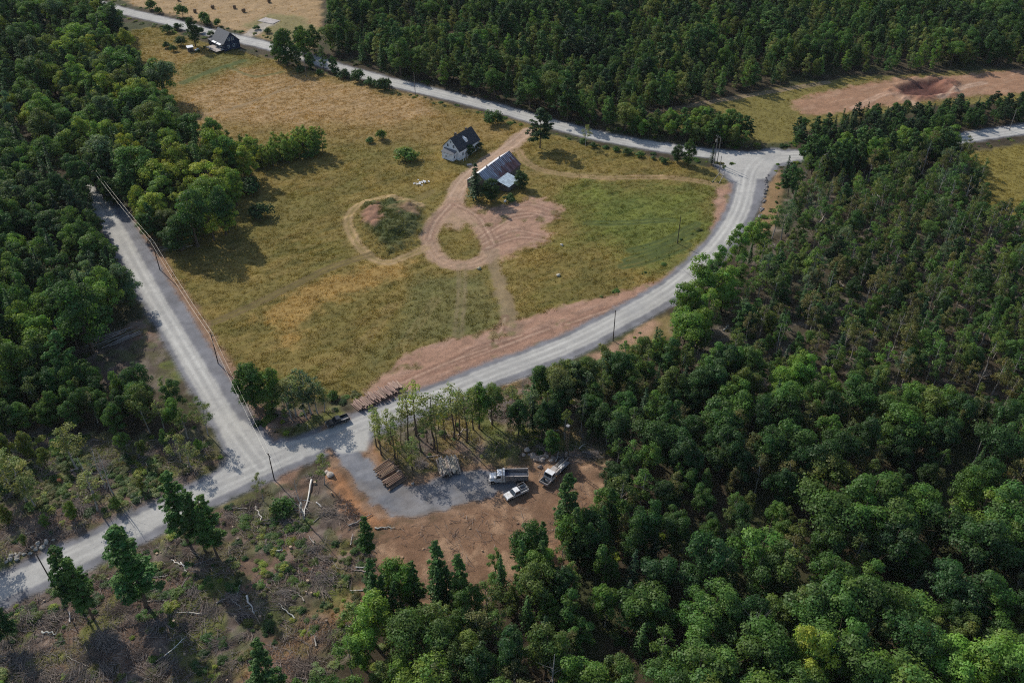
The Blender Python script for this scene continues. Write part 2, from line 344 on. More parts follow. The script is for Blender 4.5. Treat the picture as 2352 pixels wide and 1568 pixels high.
area(GP([(330, 90), (470, 120), (700, 165), (1000, 240), (1200, 290), (1180, 320), (1000, 330), (700, 320), (420, 330)]), (.25, .17, .065), 9, 8, .7, ns=n2); area(TAN, (.32, .21, .10), 7, 6, .8, ns=n2); tm = area(TAN, None, 4, 9, 1, ns=n2); lerp(tm * sstep(.5, .65, streak) * .7, (.36, .25, .135))
area(GREEN, (.108, .132, .028), 10, 9, .85, ns=n2); gm = area(GREEN, None, 10, 9, 1, ns=n2); lerp(gm * sstep(.5, .7, streak) * .7, (.155, .175, .036)); lerp(gm * sstep(.55, .75, 1 - streak) * .5, (.07, .10, .022))
area(STRAW, (.31, .20, .065), 3, 4, .9)
sm = area(GP([(950, 640), (1110, 630), (1170, 720), (1120, 760), (940, 790), (860, 850), (840, 820), (930, 740)]), None, 4, 5, 1, ns=n2); lerp(sm * .65, (.125, .125, .048))
area(HAYFIELD, (.30, .205, .105), 2, 2); lerp(area(HAYFIELD, None, 2, 2) * sstep(.45, .7, streak) * .6, (.36, .25, .14))
area(GP([(560, 60), (620, 30), (690, 40), (735, 70), (730, 105), (640, 98)]), (.16, .15, .06), 3, 4, .8)
area(GP([(596, 48), (606, 41), (640, 50), (630, 57)]), (.37, .29, .25), 1, .6)
area(BACKGRASS, (.165, .14, .04), 2, 2); area(BACKDIRT, (.285, .165, .10), 2, 3)
lerp(area(BACKDIRT, None, 2, 3) * sstep(.5, .7, streak) * .5, (.36, .235, .155))
area(GP([(2040, 215), (2080, 190), (2150, 178), (2200, 190), (2190, 222), (2120, 232)]), (.19, .085, .06), 3, 3, .8); area(PIT, (.10, .045, .035), 1.5, 1.5)
area(RFIELD, (.19, .155, .04), 2, 2)
area(GP([(420, 150), (500, 118), (560, 125), (600, 140), (520, 165), (430, 195)]), (.105, .115, .03), 3, 4, .6)
vm = area(VERGE, (.33, .195, .135), 1.2, 1.6, .95); lerp(vm * sstep(.45, .7, streak) * .5, (.40, .26, .19)); lerp(vm * sstep(.55, .7, n1) * .35, (.22, .13, .09))
area(GP([(1400, 830), (1440, 775), (1510, 730), (1560, 720), (1560, 770), (1470, 820)]), (.20, .15, .06), 2, 2, .9)
area(GP([(1350, 820), (1440, 775), (1500, 735), (1515, 745), (1450, 795), (1370, 835)]), (.34, .21, .14), 1.5, 1.5, .9)
area(GP([(1770, 395), (1790, 390), (1800, 440), (1780, 520), (1745, 560), (1740, 500), (1765, 440)]), (.25, .16, .08), 1.2, 1.5, .9)
dm = area(DIRT_YARD, (.33, .20, .14), 2, 3.5, .95); lerp(dm * sstep(.5, .7, streak) * .5, (.40, .27, .19))
i = sub_line(DRIVE, 12); d, s_, a_ = line_dist(X[i], Y[i], DRIVE); m = np.zeros(len(X)); m[i] = sstep(4.2, 2.2, d + (n1[i] - .5) * 2.5); lerp(m, (.36, .245, .165), .3); m[i] *= sstep(.15, .9, .5 + .5 * np.cos(d * 3.1 + 1.0)); lerp(m * .6, (.45, .325, .235), .2)
i = sub_line(LOOP, 12); d, s_, a_ = line_dist(X[i], Y[i], LOOP); m = np.zeros(len(X)); m[i] = sstep(3.6, 1.8, d + (n1[i] - .5) * 2.2) * .92; lerp(m, (.35, .23, .155), .25)
mk = m.copy(); m[i] *= (.5 + .5 * np.cos(d * 3.4)); lerp(m * .5, (.26, .165, .105)); mk[i] *= (.5 - .5 * np.cos(d * 3.4)); lerp(mk * .4, (.43, .30, .21))
area(GP([(1040, 455), (1078, 490), (1050, 530), (1010, 515), (1000, 500)]), (.34, .225, .155), 2, 3, .8)
mm = area(MOUND, (.055, .075, .026), 2, 2.5, .9); lerp(mm * sstep(.45, .65, n1) * .6, (.10, .10, .045)); area(MOUND_RED, (.25, .135, .09), 1.5, 2.5, .9)
area(GP([(905, 478), (955, 480), (962, 500), (925, 500)]), (.24, .14, .09), 1.5, 3, .7)
trackm = np.zeros(len(X))
for pts, hw, c, op, ruts in TRACKS:
    pts = pts if len(pts) else pts
    i = sub_line(pts, hw * 3 + 4); d, s_, a_ = line_dist(X[i], Y[i], pts); m = np.zeros(len(X))
    if ruts:
        q = np.abs(d - .95); m[i] = op * np.maximum(sstep(1.05, .3, q + (n4[i] - .5) * .5) * (.8 + .8 * (n1[i] - .2)), .38 * sstep(hw * 1.6, hw * .6, d + (n1[i] - .5) * 2))
    else: m[i] = op * sstep(hw * 1.25, hw * .6, d + (n1[i] - .5) * hw * 1.1)
    m = np.clip(m, 0, 1); trackm = np.maximum(trackm, m); lerp(m, c, .3)
for ax, ay, bx2, by2, cx2, cy2 in ((1110, 560, 1180, 530, 1245, 540), (1115, 570, 1190, 545, 1250, 552), (1105, 545, 1170, 505, 1230, 495), (1050, 470, 1100, 500, 1135, 560), (1150, 480, 1220, 470, 1280, 490), (1035, 470, 1000, 510, 985, 550), (1150, 500, 1210, 490, 1270, 500),
        (1130, 800, 1150, 760, 1160, 730), (1040, 830, 1100, 800, 1200, 770), (1000, 850, 1100, 815, 1260, 755), (900, 890, 1000, 845, 1120, 800), (1300, 745, 1400, 710, 1500, 672)):
    pts = smooth_line(GP([(ax, ay), (bx2, by2), (cx2, cy2)]), 6); i = sub_line(pts, 4); d, s_, a_ = line_dist(X[i], Y[i], pts); m = np.zeros(len(X)); m[i] = .6 * sstep(.75, .2, np.abs(d - .9) + (n4[i] - .5) * .4); lerp(m, (.20, .115, .08), .2); m[i] = .45 * sstep(.6, .1, d); lerp(m, (.44, .31, .225), .2)
# clear-cut ground
for P_ in (SLASH, SLASH2, GROVE, LDIRT, CORNER):
    m = area(P_, (.105, .080, .064), 3, 4); lerp(m * sstep(.52, .68, n2) * .7, (.185, .115, .075)); lerp(m * sstep(.5, .7, 1 - n2) * .7, (.085, .085, .032))
    lerp(m * sstep(.54, .68, n1) * .45, (.19, .155, .128)); lerp(m * sstep(.56, .7, fbm(X, Y, 9, 3, 51)) * .8, (.120, .135, .030)); lerp(m * sstep(.50, .64, fbm(X, Y, 4, 3, 57)) * .55, (.075, .095, .030)); lerp(m * sstep(.60, .75, 1 - n1) * .6, (.045, .032, .025))
m = area(GROVE, None, 3, 4); lerp(m * sstep(.42, .62, fbm(X, Y, 8, 3, 61)) * .7, (.20, .145, .06))
area(GP([(700, 1400), (870, 1330), (860, 1400), (760, 1480), (640, 1530), (560, 1600), (540, 1540)]), (.25, .135, .075), 4, 6, .75, ns=n2)
cm = area(CLEAR, (.195, .118, .072), 3, 5); lerp(cm * sstep(.47, .66, streak) * .6, (.29, .175, .105)); lerp(cm * sstep(.5, .68, n2) * .6, (.17, .095, .055)); lerp(cm * sstep(.55, .7, n1) * .4, (.36, .24, .15))
for P_ in (ORANGE, ORANGE2): area(P_, (.31, .155, .075), 1.5, 1.8, .95, .4)
dC_, sC_, aC_ = line_dist(X, Y, ROAD_C)
lerp(sstep(10.2, 8.2, dC_ + (n1 - .5) * 2.5) * (sC_ > 0) * sstep(24, 40, aC_) * .85, (.25, .15, .10), .35)
for msk in (dm, vm):
    lerp(msk * sstep(.60, .72, fbm(X, Y, 2.2, 3, 123)) * .5, (.20, .125, .085), .3); lerp(msk * sstep(.62, .74, fbm(X, Y, 5, 3, 133)) * .7, (.16, .14, .055), .3)
m = area(W3N_, None, 4, 4); lerp(m * sstep(.42, .66, n2) * .7, (.095, .078, .058), .5); lerp(m * sstep(.58, .7, n1) * .5, (.20, .165, .135), .3)
# roads, shoulders and pad: distances kept for the road sheets
dA, sA, aA = line_dist(X, Y, ROAD_A); dB, sB, aB = line_dist(X, Y, ROAD_B); dC, sC, aC = line_dist(X, Y, ROAD_C); dD, sD, aD = line_dist(X, Y, PAD)
padw = 3.1 + 1.7 * sstep(18, 32, aD) - 2.0 * sstep(aD.max() - 9, aD.max(), aD) + (n2 - .5) * 3
apAB = poly_sdf(X, Y, APRON_AB); apBC = poly_sdf(X, Y, APRON_BC); apD = poly_sdf(X, Y, APRON_D)
rA = HW['A'] - dA; rB = HW['B'] - dB; rC = HW['C'] - dC; rD = padw - dD + (n1 - .5) * 2.2
edge = (n1 - .5) * 1.0 + (n4 - .5) * .5
main = np.maximum.reduce([rA, rB, rC, apAB, apBC, np.minimum(apD, 3)])
shB = np.where(sB > 0, 2.4, 1.6) + 1.8 * sstep(60, 20, aB) * (sB > 0)
shC = np.where(sC > 0, 3.6, 1.2)
sh = np.maximum.reduce([rA + .9, rB + shB, rC + shC, apAB + 2, apBC + 1.2, np.minimum(apD, 2) + .8])
lerp(sstep(-1.2, .8, sh + edge * 1.3), (.165, .165, .175), .4)
lerp(sstep(-3.2, -1.0, rD + edge * 2), (.215, .135, .085), .5); lerp(sstep(-.7, .7, rD + edge), (.150, .154, .168), .5); lerp(sstep(-.7, .7, rD) * sstep(.48, .64, n2) * .5, (.21, .185, .16)); lerp(sstep(-.7, .7, rD) * sstep(.52, .7, streak) * .4, (.24, .24, .245))
lerp(sstep(-.6, .6, main + edge * .7), (.385, .375, .345), .12)
def tracks(d, hw): return .5 + .5 * np.cos((d + .35 * (fbm(X, Y, 18, 2, 301) - .5)) * 2 * math.pi / 1.9 + 2.4)
for d, r in ((dA, rA), (dB, rB), (dC, rC)):
    on = sstep(-.1, 1.0, r)
    lerp(on * tracks(d, 1) * .8 * sstep(.2, .6, fbm(X, Y, 20, 2, 88)), (.49, .48, .44), .08); lerp(on * (1 - tracks(d, 1)) * .55 * sstep(.2, .55, fbm(X, Y, 12, 3, 91)), (.27, .265, .25), .1)
tone_patch = sstep(.45, .75, fbm(X, Y, 7, 4, 99)); lerp(sstep(0, 1, main) * tone_patch * .35, (.29, .287, .28), .1); lerp(sstep(-.5, 1, main) * sstep(.6, .75, fbm(X, Y, 1.6, 3, 143)) * .3, (.24, .235, .23), .1)  # random darker blotches in the gravel surface
# heights
road_all = np.maximum.reduce([sh, rD])
roadw = sstep(-2.0, .5, road_all)
Z = Z * (1 - roadw) * 1.0 + (n1 - .5) * .35 * (1 - roadw) * (1 - .6 * fm)
md = np.zeros(len(X)); md = area(MOUND, None, 6, 3); Z += md * (2.0 + 2.0 * (n2 - .5) + 1.3 * (n1 - .5))
pt = area(PIT, None, 3, 1.5); Z += 1.5 * area(GP([(2040, 215), (2080, 190), (2150, 178), (2200, 190), (2190, 222), (2120, 232)]), None, 4, 3) * (n1 + .3) - 3.2 * pt
slm = np.maximum.reduce([area(SLASH, None, 3, 2), area(SLASH2, None, 3, 2), area(GROVE, None, 3, 2), area(CORNER, None, 3, 2)])
Z += slm * (1 - roadw) * (n1 - .5) * .9
Z += fm * (1 - roadw) * (streak - .5) * .30
Z -= roadw * .10
far = (Y > 640) | (Y < 61); Z[far] = np.where(Y[far] > 640, 0, Z[far])
def zat(x, y):
    """ground height under a point, by nearest row / column"""
    j = int(np.clip(np.searchsorted(rows_ext, y), 1, len(rows_ext) - 1)); k = int(np.clip(np.searchsorted(u_ext, x / half[j]), 1, len(u_ext) - 1))
    return float(Z.reshape(shp)[j - 1:j + 1, k - 1:k + 1].mean())
nr, nc = shp
idx = np.arange(nr * nc).reshape(shp)
quads = np.stack([idx[:-1, :-1], idx[:-1, 1:], idx[1:, 1:], idx[1:, :-1]], -1).reshape(-1, 4)
me = fast_mesh('ground', np.stack([X, Y, Z], -1), quads, None, M['ground']); set_col(me, 'col', col)
me.shade_smooth()
tag(link('ground', me), kind='structure', label='open land of dry grass, red earth and forest floor')
# road sheets: the quads inside each road's edge, laid just above the ground
qx = quads
road_name = np.argmax(np.stack([rA + .9, rB + shB, rC + shC, rD]), 0)
inside = road_all > -.4
in_q = inside[qx].all(1)
for k, nm, lab in ((0, 'gravel_road', 'pale gravel road running past the dark blue house and the tall pine'), (1, 'gravel_road', 'pale gravel road curving round the field to the power line crossing'),
                   (2, 'gravel_lane', 'straight gravel lane under the power line'), (3, 'gravel_yard', 'dark crushed stone yard where the trucks are parked')):
    q = qx[in_q & (road_name[qx[:, 0]] == k)]
    if not len(q): continue
    used, inv = np.unique(q, return_inverse=True)
    zz = Z[used] + .05 + .06 * sstep(-.5, 3, main[used]) + np.where(k == 3, 0, 0)
    me = fast_mesh(nm, np.stack([X[used], Y[used], zz], -1), inv.reshape(-1, 4), None, M['road']); set_col(me, 'col', col[used]); me.shade_smooth()
    tag(link(nm, me), kind='structure', label=lab)
# ------------------------------------------------------------------ plants: prototypes
def leaf_quads(pos, nor, size, rng, up=None):
    """one small quad per position, facing roughly along nor"""
    n = len(pos); nor = nor / (np.linalg.norm(nor, axis=1, keepdims=True) + 1e-9)
    r = rng.normal(size=(n, 3)); a = np.cross(nor, r); a /= np.linalg.norm(a, axis=1, keepdims=True) + 1e-9
    b = np.cross(nor, a); sz = size[:, None]
    asp = rng.uniform(.55, .95, (n, 1))
    v = np.stack([pos - a * sz * .5, pos - b * sz * .5 * asp + nor * sz * .06, pos + a * sz * .5, pos + b * sz * .5 * asp], 1)
    return v.reshape(-1, 3)
def leaf_mesh(name, V, shade, material, extra=None):
    n = len(V) // 4; q = np.arange(n * 4).reshape(-1, 4)
    me = fast_mesh(name, V, q, None, material)
    set_col(me, 'leaf', np.repeat(shade, 4, 0)); return me
def clumps(centres, radii, per, rng, size=(.20, .40), flat=.8, inner=.5, out_bias=1.0):
    P = []; N = []; Sh = []; Sz = []
    for c, r in zip(centres, radii):
        n = max(6, int(per * (r / np.mean(radii)) ** 2)); d = rng.normal(size=(n, 3)); d /= np.linalg.norm(d, axis=1, keepdims=True)
        d[:, 2] = np.where(d[:, 2] < -.35, -d[:, 2], d[:, 2])
        rr = r * rng.uniform(inner, 1.08, (n, 1)); p = d * rr; p[:, 2] *= flat
        P.append(p + c); N.append(d * out_bias + rng.normal(size=(n, 3)) * .36 + np.array([0, 0, .30]))
        tone = rng.uniform(.82, 1.2); sh = tone * rng.uniform(.86, 1.16, (n, 1)) * np.ones((1, 3)); sh[:, 0] *= rng.uniform(.85, 1.2); sh[:, 2] *= rng.uniform(.8, 1.2)
        Sh.append(sh); Sz.append(rng.uniform(*size, n))
    P = np.concatenate(P); N = np.concatenate(N); return P, N, np.concatenate(Sz), np.concatenate(Sh)
def trunk_mesh(name, h, r, rng, limbs, material, bend=.03, top=.85):
    mb = MB(); n = 7; pts = []; ox = oy = 0
    for i in range(n):
        t = i / (n - 1); ox += rng.normal() * bend * h / n * 1.4; oy += rng.normal() * bend * h / n * 1.4
        pts.append((ox if i else 0, oy if i else 0, -.4 + (top * h + .4) * t))
    mb.tube(pts, [r * (1 - .82 * (i / (n - 1))) * (1.25 if i == 0 else 1) for i in range(n)], 6)
    for (z, a, L, rise) in limbs:
        k = min(int((z / (top * h)) * (n - 1)), n - 2); f = z / (top * h) * (n - 1) - k
        b = Vector(pts[k]).lerp(Vector(pts[k + 1]), min(f, 1)); e = b + Vector((math.cos(a) * L, math.sin(a) * L, rise))
        m_ = b.lerp(e, .5) + Vector((0, 0, -.08 * L)); rr = r * .32 * max(.35, 1 - z / h)
        mb.tube([b, m_, e], [rr, rr * .65, rr * .22], 4, False)
    return mb.mesh(name, material)
PROTO = {}
def add_proto(kind, trunk, crown, h, cr): PROTO.setdefault(kind, []).append((trunk, crown, h, cr))
def make_broadleaf(seed, h=12, cr=4.2, zc=.55, zr=.44, n=34, per=150, lumps=.92, up=.66):
    rng = np.random.default_rng(seed); cs = []; rs = []
    for k in range(n):
        d = rng.normal(size=3); d /= np.linalg.norm(d); d[2] = abs(d[2]) if rng.random() < up else d[2]
        f = rng.uniform(.55, .86); r = rng.uniform(.21, .36) * cr * lumps
        c = np.array([d[0] * cr * f * (1 - .25 * max(d[2], 0)), d[1] * cr * f * (1 - .25 * max(d[2], 0)), zc * h + d[2] * zr * h * f * rng.uniform(.85, 1.12)]); cs.append(c); rs.append(r)
    cs = np.array(cs); rs = np.array(rs)
    P, N, Sz, Sh = clumps(cs, rs, per, rng)
    d = rng.normal(size=(420, 3)); d /= np.linalg.norm(d, axis=1, keepdims=True); d *= rng.uniform(.15, .7, (420, 1))
    P2 = d * np.array([cr, cr, zr * h]) + np.array([0, 0, zc * h])
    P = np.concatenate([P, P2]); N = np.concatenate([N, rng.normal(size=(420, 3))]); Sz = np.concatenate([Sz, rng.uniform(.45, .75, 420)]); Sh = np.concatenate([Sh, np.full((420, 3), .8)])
    limbs = [(rng.uniform(.28, .72) * h, rng.uniform(0, 6.28), rng.uniform(.4, .8) * cr, rng.uniform(.1, .22) * h) for _ in range(9)]
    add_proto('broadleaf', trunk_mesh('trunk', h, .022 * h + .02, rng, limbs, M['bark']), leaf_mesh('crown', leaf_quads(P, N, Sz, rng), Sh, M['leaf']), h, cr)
def make_multi(seed, h=12, cr=4.2, subs=4):
    rng = np.random.default_rng(seed); cs = []; rs = []
    for q in range(subs):
        a = 6.28 * q / subs + rng.uniform(-.5, .5); o = rng.uniform(.25, .58) * cr * (q > 0 or subs > 3); top = h * (1.0 if q == 0 else rng.uniform(.62, .98)); sr = cr * rng.uniform(.38, .58); zl = h * rng.uniform(.18, .40)
        for k in range(int(11 * (sr / cr / .45) ** 1.5)):
            d = rng.normal(size=3); d /= np.linalg.norm(d); t = rng.uniform(0, 1) ** .7; z = zl + (top - zl) * t; rad = sr * math.sin(math.pi * min(.97, .25 + .70 * t)) ** .7
            cs.append((math.cos(a) * o + d[0] * rad * .75, math.sin(a) * o + d[1] * rad * .75, z - .08 * h)); rs.append(rng.uniform(.17, .30) * cr)
    P, N, Sz, Sh = clumps(np.array(cs), np.array(rs), 135, rng)
    limbs = [(rng.uniform(.2, .7) * h, rng.uniform(0, 6.28), rng.uniform(.4, .85) * cr, rng.uniform(.1, .25) * h) for _ in range(12)]
    add_proto('broadleaf', trunk_mesh('trunk', h, .022 * h + .02, rng, limbs, M['bark']), leaf_mesh('crown', leaf_quads(P, N, Sz, rng), Sh, M['leaf']), h, cr)
def make_birch(seed, h=12, cr=2.3, z0=.42, n=22, per=62, kind='birch', bark='birch_bark', stems=1):
    rng = np.random.default_rng(seed); cs = []; rs = []; limbs = []
    for k in range(n):
        t = (k + rng.random()) / n; z = h * (z0 + (1 - z0) * t); prof = math.sin(math.pi * min(1, .18 + .78 * t)) ** .8
        a = rng.uniform(0, 6.28); L = cr * prof * rng.uniform(.35, .95)
        cs.append((math.cos(a) * L, math.sin(a) * L, z - .03 * h)); rs.append(rng.uniform(.5, .95) * (.6 + .5 * prof))
        limbs.append((z * .9 * .9, a, L * .9, .10 * h * rng.uniform(.6, 1.1)))
    P, N, Sz, Sh = clumps(np.array(cs), np.array(rs), per, rng, (.18, .34), .95, .25, .6)
    add_proto(kind, trunk_mesh('trunk', h, .012 * h + .01, rng, limbs, M[bark], .05, .95), leaf_mesh('crown', leaf_quads(P, N, Sz, rng), Sh, M['leaf']), h, cr)
def make_fir(seed, h=12, cr=2.4, z0=.1, levels=24, kind='fir', droop=.28, ragged=.25):
    rng = np.random.default_rng(seed); P = []; N = []; Sz = []; Sh = []
    for k in range(levels):
        t = (k + rng.uniform(-.3, .3)) / (levels - 1); t = min(max(t, 0), .985); z = h * (z0 + (1 - z0) * t); L0 = cr * (1 - t) ** .85 + .12
        if t < .12: L0 *= .6 + 3 * t
        nb = int(7 + 4 * (1 - t)); tone = rng.uniform(.8, 1.2)
        for b in range(nb):
            a = rng.uniform(0, 6.28); L = L0 * rng.uniform(1 - ragged * 1.6, 1 + ragged * .6); ns = max(2, int(L / .26))
            for s_ in range(ns):
                f = (s_ + .6) / ns; r = L * f; sw = rng.normal() * .10 * L
                P.append((math.cos(a) * r - math.sin(a) * sw, math.sin(a) * r + math.cos(a) * sw, z - droop * r + .10 * r * r / max(L, .5) + rng.normal() * .06))
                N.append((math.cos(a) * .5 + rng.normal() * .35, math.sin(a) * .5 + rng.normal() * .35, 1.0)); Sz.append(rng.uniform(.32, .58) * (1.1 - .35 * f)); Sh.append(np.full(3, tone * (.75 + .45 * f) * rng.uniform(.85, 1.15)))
    P = np.array(P); N = np.array(N)
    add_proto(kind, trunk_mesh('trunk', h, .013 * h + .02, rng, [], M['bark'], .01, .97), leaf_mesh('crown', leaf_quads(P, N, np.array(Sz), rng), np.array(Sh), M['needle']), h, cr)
def make_pine(seed, h=12, cr=2.6, z0=.35, whorls=11, kind='pine', per=46, shape=.7, size=(.20, .40)):
    rng = np.random.default_rng(seed); cs = []; rs = []; limbs = []
    for k in range(whorls):
        t = (k + .3) / whorls; z = h * (z0 + (1 - z0) * t); prof = (1 - t) ** shape * (.75 + .45 * rng.random()) + .10
        if t < .15: prof *= .75
        for b in range(rng.integers(3, 6)):
            a = rng.uniform(0, 6.28); L = cr * prof * rng.uniform(.55, 1.1); limbs.append((min(z, .93 * h) * .97, a, L * .85, .12 * L))
            for f in (.5, .95):
                cs.append((math.cos(a) * L * f, math.sin(a) * L * f, z + .14 * L * f + rng.normal() * .12)); rs.append(rng.uniform(.36, .70) * (.6 + .5 * (1 - t)) * (cr / 2.6) ** .6)
    cs.append((0, 0, h * .98)); rs.append(.4)
    P, N, Sz, Sh = clumps(np.array(cs), np.array(rs), per, rng, size, .7, .3, .8)
    add_proto(kind, trunk_mesh('trunk', h, .010 * h + .02, rng, limbs, M['bark'], .02, .97), leaf_mesh('crown', leaf_quads(P, N, Sz, rng), Sh, M['needle']), h, cr)
def make_snag(seed, h=10):
    rng = np.random.default_rng(seed)
    limbs = [(rng.uniform(.3, .95) * h * .9, rng.uniform(0, 6.28), rng.uniform(.08, .24) * h, rng.uniform(.05, .22) * h) for _ in range(16)]
    add_proto('snag', trunk_mesh('trunk', h, .012 * h + .02, rng, limbs, M['dead'], .05, 1.0), None, h, 1.5)
def make_shrub(seed, h=2.0, cr=1.5, per=60, n=16):
    rng = np.random.default_rng(seed); cs = []; rs = []
    for k in range(n):
        d = rng.normal(size=3); d /= np.linalg.norm(d); d[2] = abs(d[2]); f = rng.uniform(.3, .75)
        cs.append((d[0] * cr * f, d[1] * cr * f, .25 * h + d[2] * h * .62 * f)); rs.append(rng.uniform(.28, .46) * cr)
    P, N, Sz, Sh = clumps(np.array(cs), np.array(rs), per, rng, (.16, .32), .9, .5)
    limbs = [(rng.uniform(.1, .5) * h, rng.uniform(0, 6.28), .5 * cr, .3 * h) for _ in range(6)]
    add_proto('shrub', trunk_mesh('stem', h, .05, rng, limbs, M['bark'], .05, .7), leaf_mesh('foliage', leaf_quads(P, N, Sz, rng), Sh, M['leaf']), h, cr)
for k in range(5): make_broadleaf(100 + k, cr=4.0 + .25 * (k % 3), n=28 + 2 * k)
for k in range(3): make_broadleaf(120 + k, cr=3.7, zc=.46, zr=.52, n=52, up=.25)
make_broadleaf(131, cr=4.4, zc=.68, zr=.28, n=26, lumps=1.1)
for k in range(7): make_multi(150 + k, cr=3.6 + .3 * (k % 4), subs=3 + k % 3)
for k in range(6): make_birch(200 + k, cr=1.9 + .25 * (k % 3), z0=.36 + .05 * (k % 3))
for k in range(4): make_birch(240 + k, cr=1.7, z0=.14, n=30, per=100, kind='poplar', bark='bark')
for k in range(3): make_birch(260 + k, cr=2.3, z0=.42, n=24, per=52, kind='thin')
for k in range(4): make_birch(280 + k, cr=1.3 + .25 * k, z0=.40 + .05 * k, n=17, per=36, kind='grove', bark='bark')
for k in range(4): make_fir(300 + k, cr=2.1 + .25 * (k % 3))
for k in range(3): make_pine(400 + k, cr=3.0, z0=.20 + .05 * k, whorls=14, per=75)
for k in range(3): make_pine(440 + k, cr=1.5, z0=.20 + .05 * k, kind='bare_pine', per=80, whorls=20, shape=.5, size=(.13, .27))
for k in range(3): make_pine(470 + k, cr=1.6, z0=.08, kind='column', per=75, whorls=18, shape=.55, size=(.14, .30))
for k in range(3): make_snag(500 + k)
for k in range(4): make_shrub(600 + k)
TINT = {'dark green': (.041, .092, .025), 'deep green': (.060, .128, .030), 'mid green': (.090, .172, .034), 'bright green': (.142, .245, .040), 'yellow-green': (.220, .285, .040), 'grey-green': (.104, .165, .070),
        'olive': (.112, .158, .036), 'brownish olive': (.120, .130, .042), 'pale olive': (.178, .225, .070), 'blackish green': (.030, .062, .025)}
NOUN = {'broadleaf': ('broadleaf_tree', 'leafy tree'), 'birch': ('birch_tree', 'slender birch'), 'poplar': ('poplar_tree', 'narrow poplar'), 'thin': ('birch_tree', 'sparse birch'), 'grove': ('birch_tree', 'grove birch'), 'fir': ('fir_tree', 'pointed fir'),
        'pine': ('pine_tree', 'shaggy pine'), 'bare_pine': ('pine_tree', 'tall bare-stemmed pine'), 'column': ('fir_tree', 'columnar conifer'), 'snag': ('dead_tree', 'bare dead tree'), 'shrub': ('shrub', 'bushy shrub')}
CATS = {'broadleaf_tree': 'tree', 'birch_tree': 'birch tree', 'poplar_tree': 'poplar tree', 'fir_tree': 'fir tree', 'pine_tree': 'pine tree', 'dead_tree': 'dead tree', 'shrub': 'shrub'}
def jitter(c, amt=.22):
    f = R.uniform(1 - amt, 1 + amt); return (c[0] * f * R.uniform(.90, 1.10), c[1] * f, c[2] * f * R.uniform(.9, 1.12))
def plant(kind, x, y, h, tone, label, group=None, wide=1.0, var=None, lean=0.0, z=None):
    """one tree or shrub as a thing of its own: an Empty at its foot with trunk and crown"""
    t, c, ph, pc = PROTO[kind][R.randrange(len(PROTO[kind])) if var is None else var]
    nm = NOUN[kind][0]
    e = link(nm, None); s = h / ph
    e.location = (x, y, (zat(x, y) if z is None else z) - .05); e.rotation_euler = (R.uniform(-.02, .02) + lean, R.uniform(-.02, .02), R.uniform(0, 6.28)); e.scale = (s * wide, s * wide, s)
    tag(e, label, CATS[nm], group)
    o = link(t.name.split('.')[0], t, e)
    if c is not None:
        o = link(c.name.split('.')[0], c, e); o['tint'] = list(jitter(TINT[tone]))
    return e
# prototypes joined for the uncountable masses (instanced by geometry nodes)
def joined(kind, k):
    t, c, h, cr = PROTO[kind][k]; vs = []; n = 0
    for me in (t, c):
        if me is None: continue
        v = np.empty(len(me.vertices) * 3, np.float32); me.vertices.foreach_get('co', v); vs.append(v.reshape(-1, 3))
    V = np.concatenate(vs); faces = [tuple(p.vertices) for p in t.polygons]; nt_ = len(faces); off = len(t.vertices)
    me = bpy.data.meshes.new('plant'); 
    fc = np.arange(len(c.vertices)).reshape(-1, 4) + off if c is not None else np.zeros((0, 4), int)
    me.from_pydata([tuple(q) for q in V.tolist()], [], faces + [tuple(f) for f in fc.tolist()])
    me.materials.append(t.materials[0]); 
    if c is not None: me.materials.append(c.materials[0])
    mi = np.zeros(len(me.polygons), np.int32); mi[nt_:] = 1; me.polygons.foreach_set('material_index', mi)
    lf = np.ones((len(V), 3), np.float32)
    if c is not None:
        a = np.empty(len(c.vertices) * 4, np.float32); c.attributes['leaf'].data.foreach_get('color', a); lf[off:] = a.reshape(-1, 4)[:, :3]
    set_col(me, 'leaf', lf); me.update(); return me
